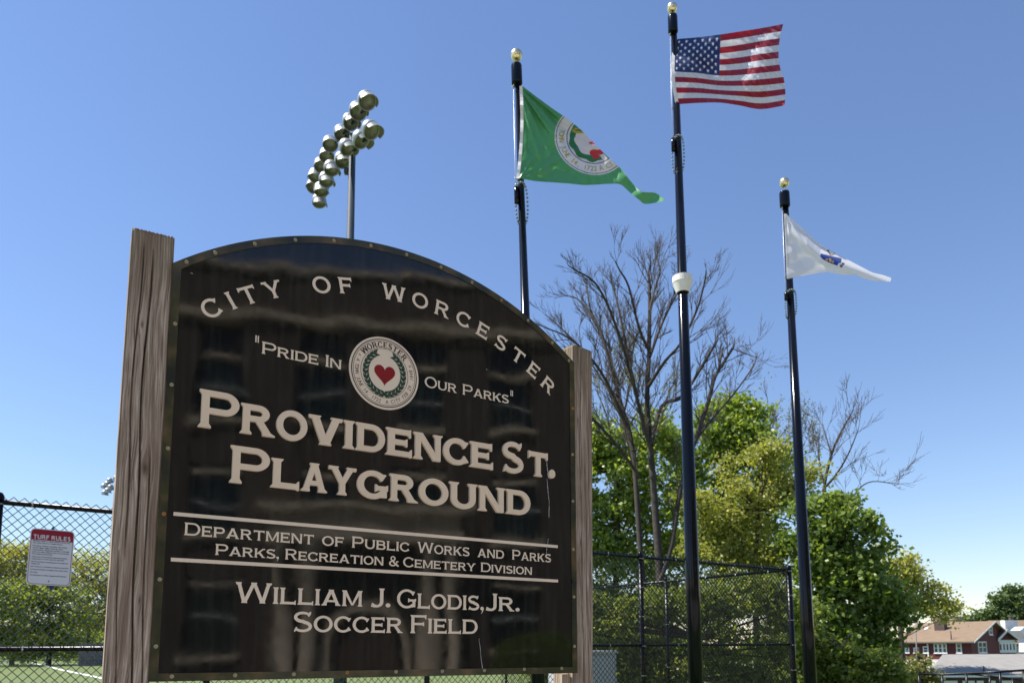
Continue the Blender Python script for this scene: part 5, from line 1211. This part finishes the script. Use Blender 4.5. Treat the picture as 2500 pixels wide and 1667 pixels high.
g0, g1 = PF.uv(*Z5(1790, 990))[0], PF.uv(*Z5(2090, 990))[0]; q = MB(); q.add([PF.w(g0+.3, PT+.01, .05), PF.w(g1-.3, PT+.01, .05), PF.w(ap, az-.1, .05), PF.w(g0+.3, PT+.01, -1), PF.w(g1-.3, PT+.01, -1), PF.w(ap, az-.1, -1)], [(0,1,2), (5,4,3), (0,3,4,1), (1,4,5,2), (2,5,3,0)]); q.build('gable_wall', m_red, pw)
for s0, s1 in ((g0, ap), (g1, ap)):
    q = MB(); A_ = [PF.w(s0, PT-.05, .6), PF.w(s1, az, .6), PF.w(s1, az, -1.15), PF.w(s0, PT-.05, -1.15)]; D = Vector((0, 0, .2)); q.add([p+D for p in A_]+A_, [(0,1,2,3),(7,6,5,4),(0,4,5,1),(1,5,6,2),(2,6,7,3),(3,7,4,0)], 0); q.build('roof', m_rooft, pw)
    q = MB(); B_ = [PF.w(s0, PT-.25, .61), PF.w(s1, az-.12, .61), PF.w(s1, az+.2, .61), PF.w(s0, PT+.15, .61)]; B2 = [p+PF.n*.06 for p in B_]; q.add(B_+B2, [(0,1,2,3),(7,6,5,4),(0,4,5,1),(1,5,6,2),(2,6,7,3),(3,7,4,0)]); q.build('barge_board', m_trimw, pw)
# white house behind with tan roof
wf_ = Frame(at(2455, 1560, 108), R(0)); wf_.P.z = 0
wh = thing('white_house', 'white house with tan shingle roof at the right edge, behind the red house', 'house', (wf_.P.x+8, 112, -5))
u1, v1 = wf_.uv(*Z5(1960, 735)); v2 = wf_.uv(*Z5(2130, 1000))[1]; ux = wf_.uv(*Z5(1975, 738))[0]; ul = wf_.uv(*Z5(1870, 880))[0]
MB().fbox(wf_, ul+1.0, ul+22, -6, v2, -9, 0).build('wall', m_wh, wh)
q = MB(); A_ = [wf_.w(ul-.6, v2-.6, .8), wf_.w(ul+24, v2-.6, .8), wf_.w(ul+24, v1, -4.5), wf_.w(ux, v1, -4.5)]; D = Vector((0, 0, .2)); q.add([p+D for p in A_]+A_, [(0,1,2,3),(7,6,5,4),(0,4,5,1),(1,5,6,2),(2,6,7,3),(3,7,4,0)]); q.build('roof', m_rooft, wh)
q = MB(); A_ = [wf_.w(ul-.6, v2-.6, -9.8), wf_.w(ul+24, v2-.6, -9.8), wf_.w(ul+24, v1, -4.5), wf_.w(ux, v1, -4.5)]; q.add([p+D for p in A_]+A_, [(0,1,2,3),(7,6,5,4),(0,4,5,1),(1,5,6,2),(2,6,7,3),(3,7,4,0)]); q.build('roof', m_rooft, wh)
gw = [wf_.uv(*Z5(*p)) for p in ((1945,868),(2005,820),(2145,972),(2185,1150),(2060,1150),(2060,985))]
q = MB(); n_ = len(gw); q.add([wf_.w(u, v, 3.0) for u, v in gw]+[wf_.w(u, v, .9) for u, v in gw], [tuple(range(n_))[::-1], tuple(range(n_, 2*n_))]+[(i, i+n_, (i+1) % n_+n_, (i+1) % n_) for i in range(n_)]); q.build('gable_wall', m_wh, wh)
gr2 = [wf_.uv(*Z5(*p)) for p in ((2005,815),(2230,822),(2230,1005),(2150,1000))]; q = MB(); n_ = 4; q.add([wf_.w(u, v, 3.1) for u, v in gr2]+[wf_.w(u, v, 2.0) for u, v in gr2], [tuple(range(n_))[::-1], tuple(range(n_, 2*n_))]+[(i, i+n_, (i+1) % n_+n_, (i+1) % n_) for i in range(n_)]); q.build('porch_roof', m_rooft, wh)
sk = wf_.uv(*Z5(2030, 783)); MB().fbox(wf_, sk[0]-.9, sk[0]+.9, sk[1]-.9, sk[1]+.6, -1.2, -.2).build('skylight', m_trimw, wh)
vv = wf_.uv(*Z5(2068, 800)); MB().fbox(wf_, vv[0]-.2, vv[0]+.2, vv[1]-1.2, vv[1]+1.2, -1.0, -.6).build('vent_pipe', m_brickd, wh)
ww = wf_.uv(*Z5(2080, 1060)); MB().fbox(wf_, ww[0]-.5, ww[0]+.5, ww[1]-1, ww[1]+1, 3.01, 3.06).build('window', m_glass, wh)
# far brick block on the skyline
fb = Frame(at(2345, 1510, 190), 0); fb.P.z = 0; t_ = thing('brick_block', 'small far brick building on the skyline between the trees', 'building', (fb.P.x, 190, -5)); a = fb.uv(2331, 1510); b = fb.uv(2364, 1518)
MB().fbox(fb, a[0], b[0], -6, a[1]-.2, -8, 0).build('wall', mat('brick_pale', (.35, .20, .15), .9, noise=(1, .2)), t_); MB().fbox(fb, b[0]-1, b[0]+5, -6, a[1]+.9, -14, -6).build('wing', MATS['brick_pale'], t_); MB().fbox(fb, a[0]-.2, b[0]+.2, a[1]-.2, a[1], -8.2, .2).build('parapet', m_conc, t_)
# grey-roofed building in front
gy = 62.0; GBF = Frame(at(2300, 1640, gy), R(-4)); GBF.P.z = 0
gb = thing('grey_roof_building', 'low building with wide pale grey shingle roof in front of the red house', 'building', (GBF.P.x, gy, gz(GBF.P.x, gy)))
e0 = GBF.uv(*Z5(905, 1462)); e1_ = GBF.uv(*Z5(2400, 1510)); tl = (1100, 1200); RB = Frame(GBF.P+Vector((0, 6.5, 0)), R(-4)); rl = RB.uv(*Z5(*tl)); rr2 = RB.uv(*Z5(2700, 1200))
A_ = [GBF.w(e0[0], e0[1], 0), GBF.w(e1_[0]+8, e0[1], 0), RB.w(rr2[0], rl[1], 0), RB.w(rl[0], rl[1], 0)]; D = Vector((0, 0, .12)); q = MB(); q.add([p+D for p in A_]+A_, [(0,1,2,3),(7,6,5,4),(0,4,5,1),(1,5,6,2),(2,6,7,3),(3,7,4,0)]); q.build('roof', m_roofg, gb)
BB = Frame(GBF.P+Vector((0, 13, 0)), R(-4)); ub = BB.uv(*Z5(985, 1400))[0]
q = MB(); A_ = [BB.w(ub, e0[1], 0), GBF.w(e1_[0]+8, e0[1], -13), RB.w(rr2[0], rl[1], 0), RB.w(rl[0], rl[1], 0)]; q.add([p+D for p in A_]+A_, [(0,1,2,3),(7,6,5,4),(0,4,5,1),(1,5,6,2),(2,6,7,3),(3,7,4,0)]); q.build('roof', m_roofg, gb)
q = MB(); q.add([GBF.w(e0[0], e0[1]-.02, 0), BB.w(ub, e0[1]-.02, 0), RB.w(rl[0], rl[1]-.02, 0)], [(0, 1, 2)]); q.build('hip_end', m_roofg, gb)
MB().fbox(GBF, e0[0]-.1, e1_[0]+8, e0[1]-.16, e0[1]-.01, .0, .12).build('fascia', m_trimw, gb)
MB().fbox(GBF, e0[0]+.5, e1_[0]+7.5, -7, e0[1]-.17, -12, -.5).build('wall', m_brickd, gb)
for (x0, x1) in ((1130, 1330), (1400, 1560), (1590, 1680), (1750, 1840), (1900, 2060)):
    a = GBF.uv(*Z5(x0, 1500))[0]; b = GBF.uv(*Z5(x1, 1500))[0]; MB().fbox(GBF, a, b, e0[1]-1.9, e0[1]-.45, -.55, -.40).build('window', m_trimw, gb); MB().fbox(GBF, a+.25, b-.25, e0[1]-1.8, e0[1]-.7, -.45, -.38).build('pane', mat('blind_tan', (.28, .24, .19), .6), gb)
vq = GBF.uv(*Z5(1722, 1400)); vpp = GBF.w(vq[0], 0, -.8); MB().tube([Vector((vpp.x, vpp.y, vq[1]-.2)), Vector((vpp.x, vpp.y, vq[1]+.35))], .06, 8).build('vent_pipe', m_brickd, gb)
# black pipe railings in front of the houses
def railing(label, pts, Y0, Y1, postsx, zd=1.1):
    n_ = len(pts); P = [at(x, y, Y0+(Y1-Y0)*(x-pts[0][0])/(pts[-1][0]-pts[0][0])) for x, y in pts]; r = thing('pipe_railing', label, 'railing', (P[0].x, P[0].y, P[0].z-zd), 'black pipe railings')
    MB().tube(P, .045, 10).build('rail', m_pipe, r)
    for x in postsx:
        y = np.interp(x, [p[0] for p in pts], [p[1] for p in pts]); p = at(x, y, Y0+(Y1-Y0)*(x-pts[0][0])/(pts[-1][0]-pts[0][0])); MB().tube([Vector((p.x, p.y, p.z-zd)), p], .048, 10).build('post', m_pipe, r)
    return r
railing('black pipe railing running level across the bottom right in front of the grey-roofed building', [(2184, 1643.5), (2300, 1645.5), (2400, 1641), (2520, 1634)], 32, 28, [2186, 2243, 2299.5, 2358.7, 2440.5, 2498], 1.6)
railing('second black pipe railing sloping down to the right behind the level one', [(2359, 1643), (2420, 1650), (2500, 1658), (2540, 1662)], 36, 34, [2415.8, 2471.6, 2520], 1.5)
# utility poles
m_up = mat('utility_pole_grey', (0.36, 0.34, 0.33), .85, noise=(3, .15, (4, 4, .5)))
for (x, y0_, y1_, Y, w_, lab) in ((2163.5, 1560, 1690, 34, 6.0, 'grey weathered utility pole at the edge of the dark maple'), (2235.5, 1535, 1640, 70, 3.0, 'thin grey utility pole in front of the red house')):
    p = at(x, y0_, Y); b = at(x+2, y1_, Y); r = thing('utility_pole', lab, 'utility pole', (p.x, p.y, gz(p.x, p.y))); MB().tube([Vector((b.x, b.y, gz(b.x, b.y)-.2)), p, p+Vector((0, 0, 1.0))], [px2m(w_, Y)*.55, px2m(w_, Y)*.47, px2m(w_, Y)*.45], 12).build('pole', m_up, r)
    if Y < 50: MB().tube([p+Vector((-.6, 0, .6)), p+Vector((.6, 0, .6))], .045, 6).build('crossarm', m_up, r)

# ================================================================ brick school across the street (behind the camera, mirrored in the glossy board)
m_brick = mat('school_brick', (0.118, 0.09, 0.072), .85, noise=(6, .2)); m_stone = mat('school_stone', (0.72, 0.60, 0.45), .7, noise=(3, .1)); m_win = mat('school_window', (.02, .035, .035), .12)
BD = 24.0; rdir = Vector((.805, -.593, 0)); bc = Vector((-.3, 3.1, 0))+rdir*BD
BF = Frame((bc.x, bc.y, 0), math.atan2(.805, .593)); 
if BF.n.dot(-rdir) < 0: BF = Frame((bc.x, bc.y, 0), math.atan2(-.805, -.593))
sch = thing('school_building', 'three-storey red brick school with stone sills and arched entrance, mirrored in the glossy board', 'building', bc)
H_ = 14.7; bay = 3.5
MB().fbox(BF, -21, 21, 0, H_, -10, -.45).build('wall', m_win, sch)
for i in range(13):
    u = -21+i*bay; MB().fbox(BF, u-.85, u+.85, 0, H_, -.45, 0).build('brick_pier', m_brick, sch)
MB().fbox(BF, -21.9, 21.9, H_-1.3, H_+.3, -10, .12).build('parapet', m_brick, sch); MB().fbox(BF, -22, 22, H_+.3, H_+.5, -10.1, .3).build('coping', m_stone, sch); MB().fbox(BF, -22, 22, H_-1.6, H_-1.3, -.4, .25).build('cornice', m_stone, sch)
for i in range(12):
    u0 = -21+i*bay+.86; u1 = u0+bay-1.72
    for k, v in enumerate((1.2, 5.2, 9.3)):
        if i in (5, 6) and k == 0: continue
        MB().fbox(BF, u0, u1, v-1.15 if k == 0 else v-1.35, v, -.44, -.12).build('brick_spandrel', m_brick, sch); MB().fbox(BF, u0-.1, u1+.1, v, v+.22, -.44, .10).build('stone_sill', m_stone, sch)
        MB().fbox(BF, u0, u1, v+1.25, v+1.33, -.44, -.34).build('sash_bar', m_trimw, sch); MB().fbox(BF, u0, u1, v+2.35, v+2.55, -.44, -.2).build('lintel', m_stone, sch)
# entrance: two pairs of stone columns, entablature, arch
for u in (-2.9, -2.0, 2.0, 2.9):
    MB().lathe([(.40, 0), (.40, .35), (.31, .45), (.27, 4.7), (.38, 4.85), (.42, 5.1), (.001, 5.1)], BF.w(u, 0, .7), (0, 0, 1), 18).build('column', m_stone, sch)
MB().fbox(BF, -3.5, 3.5, 5.1, 5.5, 0.02, 1.15).build('entablature', m_stone, sch); MB().fbox(BF, -3.3, 3.3, 5.51, 6.1, 0.02, 1.0).build('frieze', m_stone, sch); MB().fbox(BF, -3.6, 3.6, 6.11, 6.35, 0.02, 1.3).build('cornice', m_stone, sch)
q = MB()
for i in range(14):
    a, b = math.pi*i/14, math.pi*(i+1)/14; P = [(1.5*math.cos(a), 1.6+1.5*math.sin(a)), (1.5*math.cos(b), 1.6+1.5*math.sin(b)), (1.15*math.cos(b), 1.6+1.15*math.sin(b)), (1.15*math.cos(a), 1.6+1.15*math.sin(a))]
    q.add([BF.w(u, v, .3) for u, v in P]+[BF.w(u, v, -.1) for u, v in P], [(0,1,2,3),(7,6,5,4),(0,4,5,1),(1,5,6,2),(2,6,7,3),(3,7,4,0)])
q.fbox(BF, -1.5, -1.15, 0, 1.6, -.1, .3).fbox(BF, 1.15, 1.5, 0, 1.6, -.1, .3); q.build('entrance_arch', m_stone, sch)
MB().fbox(BF, -3.3, 3.3, 0, .25, 0.02, 2.2).build('steps', m_conc, sch)
sb = BF.w(-5.4, .9, 2.6); sh = thing('round_shrub', 'round clipped shrub beside the school entrance', 'shrub', (sb.x, sb.y, 0)); dd = unit(9000); leafcloud(np.array(sb)+dd*rng.uniform(.75, 1, (9000, 1))*np.array([1.5, 1.5, 1.1]), .09, 'foliage', LEAF['maple_dark'], sh); MB().tube([(sb.x, sb.y, 0), (sb.x, sb.y, 1)], .06, 8).build('stem', m_barkd, sh)
